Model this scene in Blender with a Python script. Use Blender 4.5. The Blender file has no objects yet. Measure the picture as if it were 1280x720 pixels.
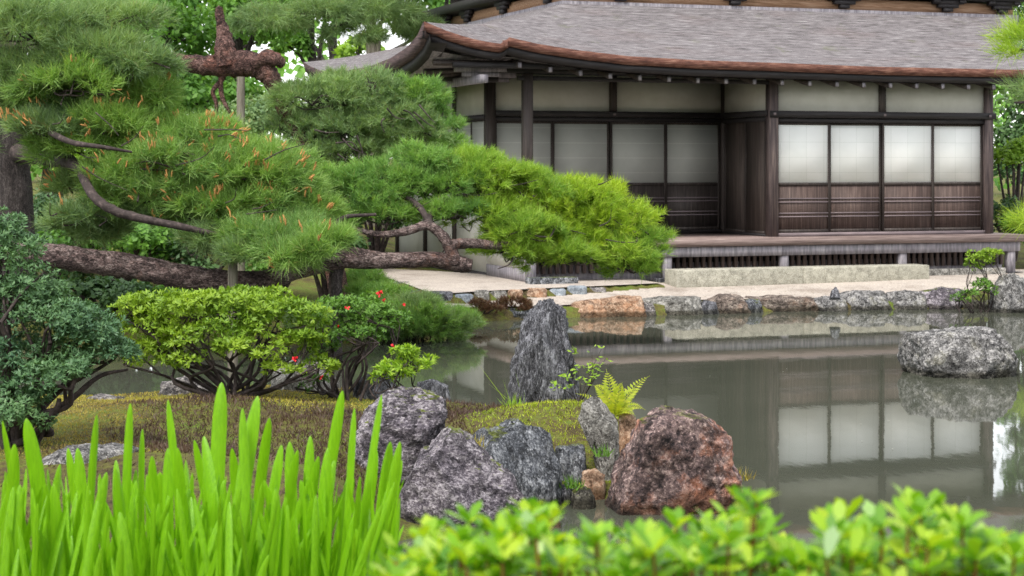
import bpy, math, random
import numpy as np
from mathutils import Vector, noise as mnoise

random.seed(7)
RNG = np.random.default_rng(11)
SC = bpy.context.scene
COL = SC.collection
F, HOR, EYE = 2300.0, 208.0, 2.06          # focal length (px of a 1280 wide frame), horizon row, eye height above water

# ------------------------------------------------------------------ camera, sky, sun, exposure
cd = bpy.data.cameras.new('camera')
cd.sensor_width = 36.0
cd.lens = F / 1280 * 36.0
cd.shift_y = -(360 - HOR) / 1280
cd.clip_start, cd.clip_end = 0.1, 2000
cd.dof.use_dof = True
cd.dof.focus_distance = 8.5
cd.dof.aperture_fstop = 12.0
cam = bpy.data.objects.new('camera', cd)
COL.objects.link(cam)
cam.location = (0, 0, EYE)
cam.rotation_euler = (math.radians(90), 0, 0)
SC.camera = cam

SUN_EL, SUN_AZ = 58.0, 205.0                # azimuth clockwise from +Y: behind the camera, to the left
world = bpy.data.worlds.new('World')
SC.world = world
world.use_nodes = True
wn, wl = world.node_tree.nodes, world.node_tree.links
wn.clear()
sky = wn.new('ShaderNodeTexSky')
sky.sky_type = 'NISHITA'
sky.sun_disc = False
sky.sun_elevation = math.radians(SUN_EL)
sky.sun_rotation = math.radians(SUN_AZ)
hs = wn.new('ShaderNodeHueSaturation')
hs.inputs['Saturation'].default_value = 0.18   # a veiled, overcast sky
hs.inputs['Value'].default_value = 1.25
bg = wn.new('ShaderNodeBackground')
bg.inputs['Strength'].default_value = 0.15
wo = wn.new('ShaderNodeOutputWorld')
wl.new(sky.outputs[0], hs.inputs['Color'])
wl.new(hs.outputs[0], bg.inputs['Color'])
wl.new(bg.outputs[0], wo.inputs['Surface'])

sl = bpy.data.lights.new('sun', 'SUN')
sl.energy = 1.5
sl.angle = math.radians(14)
sl.color = (1.0, 0.95, 0.87)
sun = bpy.data.objects.new('sun', sl)
COL.objects.link(sun)
az, el = math.radians(SUN_AZ), math.radians(SUN_EL)
sdir = Vector((math.sin(az) * math.cos(el), math.cos(az) * math.cos(el), math.sin(el)))
sun.rotation_euler = sdir.to_track_quat('Z', 'Y').to_euler()
sun.location = (-10, -20, 30)

SC.view_settings.view_transform = 'Standard'
SC.view_settings.look = 'None'
SC.view_settings.exposure = 1.15
SC.view_settings.gamma = 1
SC.cycles.max_bounces = 9
SC.cycles.diffuse_bounces = 6
SC.cycles.glossy_bounces = 3
SC.cycles.transmission_bounces = 4
SC.cycles.use_denoising = True
SC.cycles.denoising_prefilter = 'NONE'

# ------------------------------------------------------------------ helpers
def P(x, y, Y):
    """the point at depth Y metres that lies on pixel (x, y) of the 1280x720 photograph"""
    return np.array([(x - 640) / F * Y, Y, EYE - (y - HOR) / F * Y])

def PZ(x, y, z=0.0):
    Y = (EYE - z) * F / (y - HOR)
    return np.array([(x - 640) / F * Y, Y, z])

OFF = {}

def tag(o, label=None, cat=None, group=None, kind=None):
    if label: o['label'] = label
    if cat: o['category'] = cat
    if group: o['group'] = group
    if kind: o['kind'] = kind
    return o

def thing(name, loc, label, cat, group=None):
    o = bpy.data.objects.new(name, None)
    o.empty_display_size = 0.2
    COL.objects.link(o)
    o.location = loc
    OFF[o.name] = np.array(loc, float)
    return tag(o, label, cat, group)

class Buf:
    def __init__(self):
        self.v, self.f, self.m, self.n = [], [], [], 0
    def add(self, V, Fs, mi=0):
        V = np.asarray(V, float).reshape(-1, 3)
        Fs = np.asarray(Fs, int)
        self.v.append(V)
        self.f.append(Fs + self.n)
        self.m.append(np.full(len(Fs), mi, int))
        self.n += len(V)
    def box(self, x0, x1, y0, y1, z0, z1, mi=0):
        V = [(x, y, z) for x in (x0, x1) for y in (y0, y1) for z in (z0, z1)]
        self.add(V, [(0, 1, 3, 2), (4, 6, 7, 5), (0, 4, 5, 1), (2, 3, 7, 6), (0, 2, 6, 4), (1, 5, 7, 3)], mi)
        return self
    def grid(self, G, mi=0):
        a, b = G.shape[:2]
        idx = np.arange(a * b).reshape(a, b)
        q = np.stack([idx[:-1, :-1], idx[1:, :-1], idx[1:, 1:], idx[:-1, 1:]], -1).reshape(-1, 4)
        self.add(G.reshape(-1, 3), q, mi)
        return self
    def tube(self, pts, rad, seg=9, rough=0.0, sub=4, mi=0, cap=True):
        pts = np.asarray(pts, float)
        rad = np.asarray(rad, float) if np.ndim(rad) else np.full(len(pts), float(rad))
        if len(pts) > 2 and sub > 1:
            q, r = [], []
            e = np.vstack([2 * pts[0] - pts[1], pts, 2 * pts[-1] - pts[-2]])
            for i in range(len(pts) - 1):
                p0, p1, p2, p3 = e[i:i + 4]
                for k in range(sub):
                    t = k / sub
                    q.append(.5 * (2 * p1 + (p2 - p0) * t + (2 * p0 - 5 * p1 + 4 * p2 - p3) * t * t + (3 * p1 - p0 - 3 * p2 + p3) * t ** 3))
                    r.append(rad[i] * (1 - t) + rad[i + 1] * t)
            q.append(pts[-1]); r.append(rad[-1])
            pts, rad = np.array(q), np.array(r)
        n = len(pts)
        T = np.gradient(pts, axis=0)
        T /= np.linalg.norm(T, axis=1)[:, None] + 1e-9
        ref = np.array([0, 0, 1.0]) if abs(T[0][2]) < .9 else np.array([1.0, 0, 0])
        V = np.zeros((n, seg, 3))
        a = np.arange(seg) / seg * 2 * math.pi
        s = np.cross(T[0], ref); s /= np.linalg.norm(s)
        for i in range(n):
            s = s - T[i] * np.dot(s, T[i]); s /= np.linalg.norm(s) + 1e-9
            b = np.cross(T[i], s)
            rr = np.full(seg, rad[i])
            if rough:
                for k in range(seg):
                    p = pts[i] + (s * math.cos(a[k]) + b * math.sin(a[k])) * rad[i]
                    w = mnoise.noise(Vector(p) * (1.1 / max(rad[i], .02))) + .6 * mnoise.noise(Vector(p) * (2.9 / max(rad[i], .02)))
                    rr[k] *= 1 + rough * w
            V[i] = pts[i] + (np.cos(a)[:, None] * s + np.sin(a)[:, None] * b) * rr[:, None]
        fs = []
        for i in range(n - 1):
            for k in range(seg):
                k2 = (k + 1) % seg
                fs.append((i * seg + k, i * seg + k2, (i + 1) * seg + k2, (i + 1) * seg + k))
        self.add(V, fs, mi)
        if cap:
            for end in (0, n - 1):
                c = pts[end]
                ring = V[end]
                self.add(np.vstack([ring, c]), [(k, (k + 1) % seg, seg) for k in range(seg)], mi)
        return self
    def leaves(self, Pp, D, N, L, W, fold=.15, mi=0):
        """diamond leaves: base P, direction D, surface normal N"""
        Pp = np.asarray(Pp); n = len(Pp)
        if n == 0: return self
        D = D / (np.linalg.norm(D, axis=1)[:, None] + 1e-9)
        S = np.cross(D, N); S /= np.linalg.norm(S, axis=1)[:, None] + 1e-9
        U = np.cross(S, D)
        L = np.broadcast_to(np.asarray(L, float), (n,))[:, None]
        W = np.broadcast_to(np.asarray(W, float), (n,))[:, None]
        mid = Pp + D * L * .52 - U * fold * W
        V = np.stack([Pp, mid + S * W * .5, Pp + D * L - U * fold * L * .3, mid - S * W * .5], 1)
        idx = np.arange(n)[:, None] * 4 + np.arange(4)[None]
        self.add(V, idx, mi)
        return self
    def needles(self, Pp, D, L, W, mi=0):
        n = len(Pp)
        if n == 0: return self
        D = D / (np.linalg.norm(D, axis=1)[:, None] + 1e-9)
        R = RNG.normal(size=(n, 3))
        S = np.cross(D, R); S /= np.linalg.norm(S, axis=1)[:, None] + 1e-9
        L = np.broadcast_to(np.asarray(L, float), (n,))[:, None]
        W = np.broadcast_to(np.asarray(W, float), (n,))[:, None]
        V = np.stack([Pp - S * W * .5, Pp + S * W * .5, Pp + D * L], 1)
        self.add(V, np.arange(n)[:, None] * 3 + np.arange(3)[None], mi)
        return self

def obj(name, buf, mats, parent=None, loc=None, smooth=False):
    """one mesh object; a parented mesh is stored relative to its thing's origin, a free one relative to loc"""
    off = np.zeros(3)
    if parent is not None: off = OFF[parent.name]
    elif loc is not None: off = np.array(loc, float)
    V = np.vstack(buf.v) - off
    me = bpy.data.meshes.new(name)
    nf = sum(len(x) for x in buf.f)
    li = np.concatenate([x.ravel() for x in buf.f])
    tot = np.concatenate([np.full(len(x), x.shape[1]) for x in buf.f])
    st = np.concatenate([[0], np.cumsum(tot)[:-1]])
    me.vertices.add(len(V)); me.vertices.foreach_set('co', V.astype('f').ravel())
    me.loops.add(len(li)); me.loops.foreach_set('vertex_index', li.astype('i'))
    me.polygons.add(nf)
    me.polygons.foreach_set('loop_start', st.astype('i'))
    me.polygons.foreach_set('loop_total', tot.astype('i'))
    mats = mats if isinstance(mats, (list, tuple)) else [mats]
    for m in mats: me.materials.append(m)
    me.polygons.foreach_set('material_index', np.concatenate(buf.m).astype('i'))
    if smooth: me.polygons.foreach_set('use_smooth', np.ones(nf, bool))
    me.update(calc_edges=True)
    o = bpy.data.objects.new(name, me)
    COL.objects.link(o)
    if parent is not None:
        o.parent = parent
        OFF[o.name] = off
    elif loc is not None:
        o.location = loc
        OFF[o.name] = off
    else:
        OFF[o.name] = off
    return o

def unit(v): return v / (np.linalg.norm(v, axis=-1, keepdims=True) + 1e-9)

# ------------------------------------------------------------------ materials
def newmat(name):
    m = bpy.data.materials.new(name)
    m.use_nodes = True
    nt = m.node_tree
    return m, nt, nt.nodes['Principled BSDF'], nt.nodes['Material Output']

def nz(nt, scale, detail=6, rough=.6, stretch=None, kind='Object', w=None):
    tc = nt.nodes.new('ShaderNodeTexCoord')
    n = nt.nodes.new('ShaderNodeTexNoise')
    n.inputs['Scale'].default_value = scale
    n.inputs['Detail'].default_value = detail
    n.inputs['Roughness'].default_value = rough
    if stretch is not None:
        mp = nt.nodes.new('ShaderNodeMapping')
        mp.inputs['Scale'].default_value = stretch
        nt.links.new(tc.outputs[kind], mp.inputs['Vector'])
        nt.links.new(mp.outputs[0], n.inputs['Vector'])
    else:
        nt.links.new(tc.outputs[kind], n.inputs['Vector'])
    return n

def ramp(nt, src, stops):
    r = nt.nodes.new('ShaderNodeValToRGB')
    e = r.color_ramp.elements
    while len(e) < len(stops): e.new(.5)
    for k, (p, c) in enumerate(stops):
        e[k].position = p
        e[k].color = (*c, 1) if len(c) == 3 else c
    nt.links.new(src, r.inputs[0])
    return r

def mixc(nt, fac, a, b, mode='MIX'):
    m = nt.nodes.new('ShaderNodeMix')
    m.data_type = 'RGBA'
    m.blend_type = mode
    if isinstance(fac, (int, float)): m.inputs[0].default_value = fac
    else: nt.links.new(fac, m.inputs[0])
    for s, i in ((a, 6), (b, 7)):
        if isinstance(s, tuple): m.inputs[i].default_value = (*s, 1)
        else: nt.links.new(s, m.inputs[i])
    return m.outputs[2]

def bump(nt, bs, src, strength=.5, dist=.02):
    b = nt.nodes.new('ShaderNodeBump')
    b.inputs['Strength'].default_value = strength
    b.inputs['Distance'].default_value = dist
    nt.links.new(src, b.inputs['Height'])
    nt.links.new(b.outputs[0], bs.inputs['Normal'])

def simple(name, stops, scale=4, stretch=None, rough=.7, bmp=.3, dist=.01, detail=8, spec=.3):
    m, nt, bs, out = newmat(name)
    n = nz(nt, scale, detail, .65, stretch)
    r = ramp(nt, n.outputs[0], stops)
    nt.links.new(r.outputs[0], bs.inputs['Base Color'])
    bs.inputs['Roughness'].default_value = rough
    bs.inputs['Specular IOR Level'].default_value = spec
    if bmp: bump(nt, bs, n.outputs[0], bmp, dist)
    return m

def leafmat(name, cols, trans=.35, clump=1.5, clump_cols=None, rough=.5, spec=.35, tcol=1.3, dead=None):
    """per-leaf colour variety plus patches of older and younger growth"""
    m, nt, bs, out = newmat(name)
    g = nt.nodes.new('ShaderNodeNewGeometry')
    k = len(cols)
    r = ramp(nt, g.outputs['Random Per Island'], [(i / max(1, k - 1) * (.95 if dead else 1), c) for i, c in enumerate(cols)] + ([(.965, dead)] if dead else []))
    col = r.outputs[0]
    if clump_cols:
        n = nz(nt, clump, 3, .6)
        rr = ramp(nt, n.outputs[0], [(.35, clump_cols[0]), (.65, clump_cols[1])])
        col = mixc(nt, .55, col, rr.outputs[0])
    nt.links.new(col, bs.inputs['Base Color'])
    bs.inputs['Roughness'].default_value = rough
    bs.inputs['Specular IOR Level'].default_value = spec
    t = nt.nodes.new('ShaderNodeBsdfTranslucent')
    tc = mixc(nt, 1.0, col, (tcol, tcol, tcol * .5), 'MULTIPLY')
    nt.links.new(tc, t.inputs['Color'])
    mx = nt.nodes.new('ShaderNodeMixShader')
    mx.inputs[0].default_value = trans
    nt.links.new(bs.outputs[0], mx.inputs[1])
    nt.links.new(t.outputs[0], mx.inputs[2])
    nt.links.new(mx.outputs[0], out.inputs['Surface'])
    return m

def rockmat(name, dark, mid, light, accent=None, acc=.5, strata=(1, 1, 1), scale=3.0, spots=.5, bmp=.8, moss=0.0, crack=.3, vs=1.7):
    m, nt, bs, out = newmat(name)
    n1 = nz(nt, scale, 9, .68, strata)
    n2 = nz(nt, scale * 5.5, 9, .75, strata)
    n3 = nz(nt, scale * 16, 6, .7, strata)
    a = mixc(nt, .30, mixc(nt, .55, n1.outputs[0], n2.outputs[0]), n3.outputs[0])
    r = ramp(nt, a, [(.415, dark), (.49, mid), (.575, light)])
    col = r.outputs[0]
    if accent:
        n4 = nz(nt, scale * .9, 8, .7)
        ra = ramp(nt, n4.outputs[0], [(acc, (0, 0, 0)), (acc + .1, (1, 1, 1))])
        col = mixc(nt, ra.outputs[0], col, mixc(nt, .5, accent, r.outputs[0]))
    rs = ramp(nt, n3.outputs[0], [(.58, (0, 0, 0)), (.70, (spots, spots, spots))])
    col = mixc(nt, rs.outputs[0], col, tuple(min(1, c * 1.5 + .06) for c in light))
    rd = ramp(nt, n3.outputs[0], [(.30, (.85, .85, .85)), (.42, (0, 0, 0))])
    col = mixc(nt, rd.outputs[0], col, tuple(c * .45 for c in dark))
    if moss:
        g = nt.nodes.new('ShaderNodeNewGeometry')
        sx = nt.nodes.new('ShaderNodeSeparateXYZ')
        nt.links.new(g.outputs['Normal'], sx.inputs[0])
        ml = nt.nodes.new('ShaderNodeMath'); ml.operation = 'MULTIPLY'
        nt.links.new(sx.outputs[2], ml.inputs[0]); nt.links.new(n1.outputs[0], ml.inputs[1])
        rm = ramp(nt, ml.outputs[0], [(.42 - moss * .2, (0, 0, 0)), (.5 - moss * .2, (1, 1, 1))])
        col = mixc(nt, rm.outputs[0], col, (.16, .19, .03))
    vo = nt.nodes.new('ShaderNodeTexVoronoi')
    vo.feature = 'DISTANCE_TO_EDGE'
    vo.inputs['Scale'].default_value = scale * vs
    tcv = nt.nodes.new('ShaderNodeTexCoord'); mpv = nt.nodes.new('ShaderNodeMapping')
    mpv.inputs['Scale'].default_value = strata
    wv = mixc(nt, .22, tcv.outputs['Object'], n2.outputs[1])
    nt.links.new(wv, mpv.inputs['Vector']); nt.links.new(mpv.outputs[0], vo.inputs['Vector'])
    rv = ramp(nt, vo.outputs[0], [(.0, (0, 0, 0)), (.07, (1, 1, 1))])
    rc = ramp(nt, vo.outputs[0], [(.0, (1 - crack,) * 3), (.09, (1, 1, 1))])
    col = mixc(nt, 1.0, col, rc.outputs[0], 'MULTIPLY')
    gp = nt.nodes.new('ShaderNodeNewGeometry')
    sp_ = nt.nodes.new('ShaderNodeSeparateXYZ'); nt.links.new(gp.outputs['Position'], sp_.inputs[0])
    ma = nt.nodes.new('ShaderNodeMath'); ma.operation = 'MULTIPLY_ADD'; ma.inputs[1].default_value = -.09
    nt.links.new(n1.outputs[0], ma.inputs[0]); nt.links.new(sp_.outputs[2], ma.inputs[2])
    rw = ramp(nt, ma.outputs[0], [(.0, (.32, .31, .27)), (.035, (1, 1, 1))])
    col = mixc(nt, 1.0, col, rw.outputs[0], 'MULTIPLY')
    nt.links.new(col, bs.inputs['Base Color'])
    bs.inputs['Roughness'].default_value = .8
    bs.inputs['Specular IOR Level'].default_value = .3
    h = mixc(nt, .45, n2.outputs[0], n3.outputs[0])
    h = mixc(nt, .22, h, rv.outputs[0])
    bump(nt, bs, h, bmp, .09)
    return m

WOOD = simple('dark_timber', [(.3, (.024, .019, .017)), (.55, (.055, .043, .038)), (.75, (.11, .088, .078))], 6, (6, 6, .35), .6, .25)
WOODH = simple('dark_beam_timber', [(.3, (.014, .012, .013)), (.55, (.03, .026, .027)), (.75, (.06, .052, .052))], 6, (.35, 6, 6), .6, .25)
BROWN = simple('brown_board', [(.28, (.034, .023, .020)), (.5, (.082, .054, .046)), (.72, (.19, .135, .115))], 5, (9, 9, .3), .65, .25)
DOORW = simple('door_board', [(.28, (.030, .023, .020)), (.5, (.068, .051, .043)), (.75, (.15, .115, .098))], 5, (7, 7, .25), .65, .25)
POSTW = simple('weathered_post', [(.3, (.04, .03, .032)), (.5, (.10, .075, .072)), (.72, (.22, .165, .145))], 6, (6, 6, .3), .7, .3)
DECK = simple('veranda_board', [(.3, (.09, .062, .056)), (.5, (.20, .145, .13)), (.72, (.38, .30, .275))], 5, (.3, 5, 9), .6, .25)
GREYW = simple('grey_timber', [(.3, (.12, .11, .125)), (.5, (.24, .22, .24)), (.72, (.42, .39, .40))], 6, (4, 4, .6), .75, .3)
RAIL = simple('rail_timber', [(.3, (.10, .08, .085)), (.6, (.24, .19, .195))], 6, (.4, 6, 6), .7, .2)
FASCIA = simple('cut_bark_edge', [(.30, (.045, .020, .016)), (.5, (.145, .060, .042)), (.68, (.30, .16, .115))], 7, (.7, .7, 7), .8, .6, .02)
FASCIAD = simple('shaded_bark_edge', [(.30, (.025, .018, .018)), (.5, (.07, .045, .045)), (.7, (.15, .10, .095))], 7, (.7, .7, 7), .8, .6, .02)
ORANGEW = simple('cedar_board', [(.3, (.16, .085, .045)), (.5, (.33, .19, .11)), (.7, (.46, .30, .20))], 5, (.5, 6, 6), .65, .2)
PLASTER = simple('plaster', [(.3, (.49, .475, .41)), (.7, (.60, .585, .52))], 2.5, None, .9, .06, .005)
BARKP = rockmat('pine_bark', (.030, .019, .018), (.175, .115, .105), (.46, .355, .325), (.34, .17, .12), .57, (.45, 1.2, 1.2), 4.2, .35, 1.0, 0, .85, 4.2)
BARKR = rockmat('red_pine_bark', (.022, .014, .014), (.15, .075, .062), (.40, .24, .20), (.38, .15, .10), .52, (.6, 1.2, 1.2), 4.2, .3, 1.0, 0, .8, 4.0)
BARKD = rockmat('dark_bark', (.020, .016, .016), (.07, .055, .052), (.20, .17, .16), None, .5, (3, 3, .7), 4.0, .3, .9)
BARKG = simple('branch_bark', [(.3, (.02, .015, .014)), (.55, (.06, .045, .042)), (.75, (.16, .12, .11))], 20, None, .85, .5, .02)
POLE = simple('prop_pole', [(.3, (.07, .06, .045)), (.5, (.17, .15, .115)), (.7, (.30, .27, .22))], 6, (5, 5, .4), .8, .4)

def paper():
    m, nt, bs, out = newmat('screen_paper')
    n = nz(nt, 1.6, 4, .6)
    r = ramp(nt, n.outputs[0], [(.3, (.80, .80, .76)), (.7, (.88, .87, .83))])
    tc = nt.nodes.new('ShaderNodeTexCoord')
    mp = nt.nodes.new('ShaderNodeMapping')
    mp.inputs['Rotation'].default_value = (math.radians(90), 0, 0)
    nt.links.new(tc.outputs['Object'], mp.inputs['Vector'])
    b = nt.nodes.new('ShaderNodeTexBrick')
    b.inputs['Scale'].default_value = 1.0
    b.offset = 0.0
    b.inputs['Brick Width'].default_value = .31
    b.inputs['Row Height'].default_value = .245
    b.inputs['Mortar Size'].default_value = .004
    b.inputs['Mortar Smooth'].default_value = .6
    b.inputs['Color1'].default_value = (1, 1, 1, 1)
    b.inputs['Color2'].default_value = (.93, .94, .93, 1)
    b.inputs['Mortar'].default_value = (.70, .72, .68, 1)
    nt.links.new(mp.outputs[0], b.inputs['Vector'])
    c = mixc(nt, .8, r.outputs[0], b.outputs[0], 'MULTIPLY')
    nt.links.new(c, bs.inputs['Base Color'])
    bs.inputs['Roughness'].default_value = .85
    return m
PAPER = paper()
def shaded_paper():  # grey base colour paints in the recess shade; pale lines are paper seams
    m, nt, bs, out = newmat('shaded_screen_paper')
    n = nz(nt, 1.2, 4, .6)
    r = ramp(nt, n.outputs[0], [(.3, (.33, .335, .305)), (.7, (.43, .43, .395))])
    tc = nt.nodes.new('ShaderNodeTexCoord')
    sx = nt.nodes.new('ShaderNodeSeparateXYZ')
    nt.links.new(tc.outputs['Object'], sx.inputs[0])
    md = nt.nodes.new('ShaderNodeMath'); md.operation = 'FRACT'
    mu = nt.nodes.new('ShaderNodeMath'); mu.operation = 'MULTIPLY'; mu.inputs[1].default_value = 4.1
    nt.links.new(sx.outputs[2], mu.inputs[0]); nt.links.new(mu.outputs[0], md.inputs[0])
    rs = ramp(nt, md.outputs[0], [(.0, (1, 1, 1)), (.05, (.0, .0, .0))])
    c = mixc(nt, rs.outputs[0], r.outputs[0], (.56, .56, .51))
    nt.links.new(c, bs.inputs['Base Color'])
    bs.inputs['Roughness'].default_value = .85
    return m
SHADED_PAPER = shaded_paper()

def shingle():
    m, nt, bs, out = newmat('bark_shingle')
    n1 = nz(nt, 6.5, 7, .72, (.40, 4.5, 4.5))
    n2 = nz(nt, 17, 4, .65, (.30, 3.2, 3.2))
    n3 = nz(nt, .8, 5, .6, (1, 2, 2))
    a = mixc(nt, .55, n1.outputs[0], n2.outputs[0])
    r = ramp(nt, a, [(.37, (.036, .031, .032)), (.46, (.12, .107, .110)), (.54, (.205, .188, .192)), (.64, (.36, .34, .34))])
    rb = ramp(nt, n3.outputs[0], [(.52, (0, 0, 0)), (.74, (.5, .5, .5))])
    c = mixc(nt, rb.outputs[0], r.outputs[0], mixc(nt, .55, (.16, .10, .09), r.outputs[0]))
    tc = nt.nodes.new('ShaderNodeTexCoord')
    sx = nt.nodes.new('ShaderNodeSeparateXYZ'); nt.links.new(tc.outputs['Object'], sx.inputs[0])
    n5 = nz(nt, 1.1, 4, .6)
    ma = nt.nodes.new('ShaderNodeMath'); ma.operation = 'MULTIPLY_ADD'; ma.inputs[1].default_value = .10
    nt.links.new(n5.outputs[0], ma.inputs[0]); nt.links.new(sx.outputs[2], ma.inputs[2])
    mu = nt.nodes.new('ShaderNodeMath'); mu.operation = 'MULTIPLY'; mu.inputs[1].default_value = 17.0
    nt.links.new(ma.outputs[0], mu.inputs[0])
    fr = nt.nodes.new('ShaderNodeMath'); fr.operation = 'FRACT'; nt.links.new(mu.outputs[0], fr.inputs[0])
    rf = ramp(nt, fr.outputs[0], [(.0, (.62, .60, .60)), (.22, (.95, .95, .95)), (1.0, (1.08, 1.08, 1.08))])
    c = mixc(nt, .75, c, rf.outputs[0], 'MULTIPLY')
    n6 = nz(nt, 2.2, 7, .7)
    rg = ramp(nt, n6.outputs[0], [(.60, (0, 0, 0)), (.70, (.5, .5, .5))])
    c = mixc(nt, rg.outputs[0], c, (.12, .125, .075))
    nt.links.new(c, bs.inputs['Base Color'])
    bs.inputs['Roughness'].default_value = .8
    bs.inputs['Specular IOR Level'].default_value = .3
    bump(nt, bs, mixc(nt, .35, a, fr.outputs[0]), .8, .03)
    return m
SHINGLE = shingle()

GRANITE = rockmat('granite', (.20, .19, .155), (.40, .38, .305), (.58, .55, .46), None, .5, (1, 1, 1), 9.0, .5, .5, 0, .12, .6)
def gravelmat():
    m, nt, bs, out = newmat('gravel')
    n1 = nz(nt, 42, 5, .75); n2 = nz(nt, 1.7, 7, .7)
    r = ramp(nt, n1.outputs[0], [(.35, (.27, .235, .205)), (.5, (.42, .37, .325)), (.65, (.56, .51, .46))])
    r2 = ramp(nt, n2.outputs[0], [(.34, (.68, .64, .60)), (.50, (1, .98, .96)), (.68, (1.12, 1.1, 1.06))])
    nt.links.new(mixc(nt, 1.0, r.outputs[0], r2.outputs[0], 'MULTIPLY'), bs.inputs['Base Color'])
    bs.inputs['Roughness'].default_value = .95
    bump(nt, bs, mixc(nt, .5, n1.outputs[0], n2.outputs[0]), .6, .02)
    return m
GRAVEL = gravelmat()
ROCK_DARK = rockmat('dark_strata_stone', (0.025, 0.025, 0.029), (.13, .13, .145), (0.540, 0.540, 0.585), None, .5, (2.6, 2.6, .6), 4.0, .6, 1.0)
ROCK_PURPLE = rockmat('purple_grey_stone', (0.035, 0.030, 0.038), (.17, .145, .17), (0.580, 0.529, 0.558), (.12, .08, .085), .58, (1, 1, 1.6), 3.2, .55, .9, -.12, .45)
ROCK_BLUE = rockmat('blue_grey_stone', (0.035, 0.038, 0.045), (.15, .16, .18), (0.536, 0.551, 0.580), (.16, .15, .10), .6, (1.6, 1.6, .8), 3.4, .5, 1.0, -.12, .45)
ROCK_RED = rockmat('rusty_red_stone', (.030, .024, .026), (.165, .11, .105), (.52, .38, .34), (.66, .25, .12), .47, (1, 1, 1), 2.4, .75, .9, -.12, .45)
ROCK_PALE = rockmat('pale_stone', (0.098, 0.090, 0.079), (.31, .295, .265), (0.650, 0.625, 0.575), (.30, .19, .06), .60, (1, 1, .8), 5, .5, 1.0)
ROCK_TAN = rockmat('tan_orange_stone', (0.128, 0.072, 0.044), (.36, .22, .14), (0.650, 0.500, 0.375), (.48, .22, .10), .5, (1, 1, 1), 2.6, .3, .7)
ROCK_LICHEN = rockmat('lichen_stone', (0.042, 0.041, 0.042), (.25, .24, .235), (0.675, 0.648, 0.621), (.30, .28, .16), .55, (1, 1, 1), 4.2, .7, 1.0, 0)
ROCK_BANK = rockmat('bank_stone', (0.038, 0.035, 0.039), (.20, .18, .175), (0.594, 0.553, 0.513), (.30, .20, .12), .58, (1, 1, 1.4), 3.2, .4, .9)
ROCK_WARM = rockmat('warm_bank_stone', (.04, .032, .03), (.20, .155, .13), (.50, .42, .35), (.36, .21, .13), .54, (1, 1, 1.4), 3.2, .4, .9)
ROCK_MOSS = rockmat('mossy_stone', (.05, .045, .04), (.15, .14, .11), (.33, .31, .26), None, .5, (1, 1, 1), 5, .4, 1.0, .55)
BLUESLATE = rockmat('slate_edging', (.11, .13, .15), (.22, .25, .28), (.38, .41, .44), None, .5, (1, 1, 1), 3, .2, .4)

L_LIME = leafmat('young_needles', [(.11, .22, .02), (.32, .48, .035), (.50, .60, .07)], .35, 1.6, ((.22, .39, .035), (.46, .58, .04)), dead=(.30, .18, .08))
L_MID = leafmat('mid_needles', [(.06, .14, .045), (.19, .37, .085), (.38, .56, .15)], .35, 1.3, ((.12, .26, .075), (.29, .48, .085)), dead=(.30, .18, .08))
L_MIX = leafmat('mixed_needles', [(.08, .18, .03), (.26, .43, .06), (.45, .58, .10)], .35, 1.6, ((.15, .31, .055), (.38, .54, .05)), dead=(.30, .18, .08))
L_GREY = leafmat('grey_green_needles', [(.065, .115, .06), (.19, .31, .125), (.42, .54, .26)], .38, 1.2, ((.13, .22, .10), (.30, .44, .15)), dead=(.30, .18, .08))
L_LEFT = leafmat('long_needles', [(.075, .15, .05), (.22, .39, .10), (.48, .60, .23)], .35, 0.9, ((.16, .30, .09), (.33, .53, .09)), dead=(.30, .18, .08))
L_JUN = leafmat('juniper_sprays', [(.05, .12, .06), (.10, .21, .095), (.22, .37, .16)], .25, 2.0, ((.055, .13, .07), (.17, .30, .10)))
L_AZ = leafmat('azalea_leaf', [(0.103, 0.207, 0.014), (0.196, 0.333, 0.023), (0.345, 0.483, 0.040)], .3, 2.4, ((0.115, 0.230, 0.023), (0.345, 0.483, 0.034)))
L_AZD = leafmat('dark_azalea_leaf', [(0.052, 0.143, 0.026), (0.104, 0.234, 0.039), (0.195, 0.364, 0.052)], .3, 3.0, ((0.065, 0.156, 0.026), (0.182, 0.338, 0.039)))
L_SPRIG = leafmat('sprig_leaf', [(.20, .36, .03), (.30, .47, .04), (.40, .55, .06)], .4)
L_FERN = leafmat('fern_leaf', [(.26, .34, .02), (.38, .44, .03), (.46, .48, .04)], .4)
L_IRIS = leafmat('iris_leaf', [(.022, .10, .004), (.09, .29, .006), (.23, .48, .01), (.46, .65, .03)], .26, rough=.38, spec=.4, tcol=1.5)
L_BUSH = leafmat('bush_leaf', [(.08, .24, .014), (.24, .47, .02), (.46, .60, .03)], .42, rough=.35, spec=.5)
L_TREE1 = leafmat('broad_leaf', [(0.073, 0.177, 0.038), (0.135, 0.302, 0.052), (0.250, 0.478, 0.073)], .35, .5, ((0.062, 0.177, 0.042), (0.229, 0.437, 0.062)))
L_TREE2 = leafmat('light_broad_leaf', [(0.130, 0.260, 0.033), (0.234, 0.390, 0.052), (0.364, 0.546, 0.078)], .45, .5, ((0.130, 0.260, 0.033), (0.325, 0.494, 0.052)))
L_TREE3 = leafmat('dark_evergreen_leaf', [(0.034, 0.085, 0.034), (0.068, 0.145, 0.051), (0.145, 0.246, 0.085)], .25, .6, ((0.034, 0.085, 0.037), (0.119, 0.221, 0.068)))
L_BROWN = leafmat('brown_twigs', [(.09, .035, .02), (.16, .07, .04), (.15, .12, .05)], .1)
CONE = simple('pollen_cone', [(.3, (.36, .17, .06)), (.7, (.60, .31, .10))], 30, None, .8, 0)
RED = simple('red_petal', [(.3, (.62, .02, .03)), (.7, (.80, .05, .06))], 30, None, .5, 0)

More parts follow.
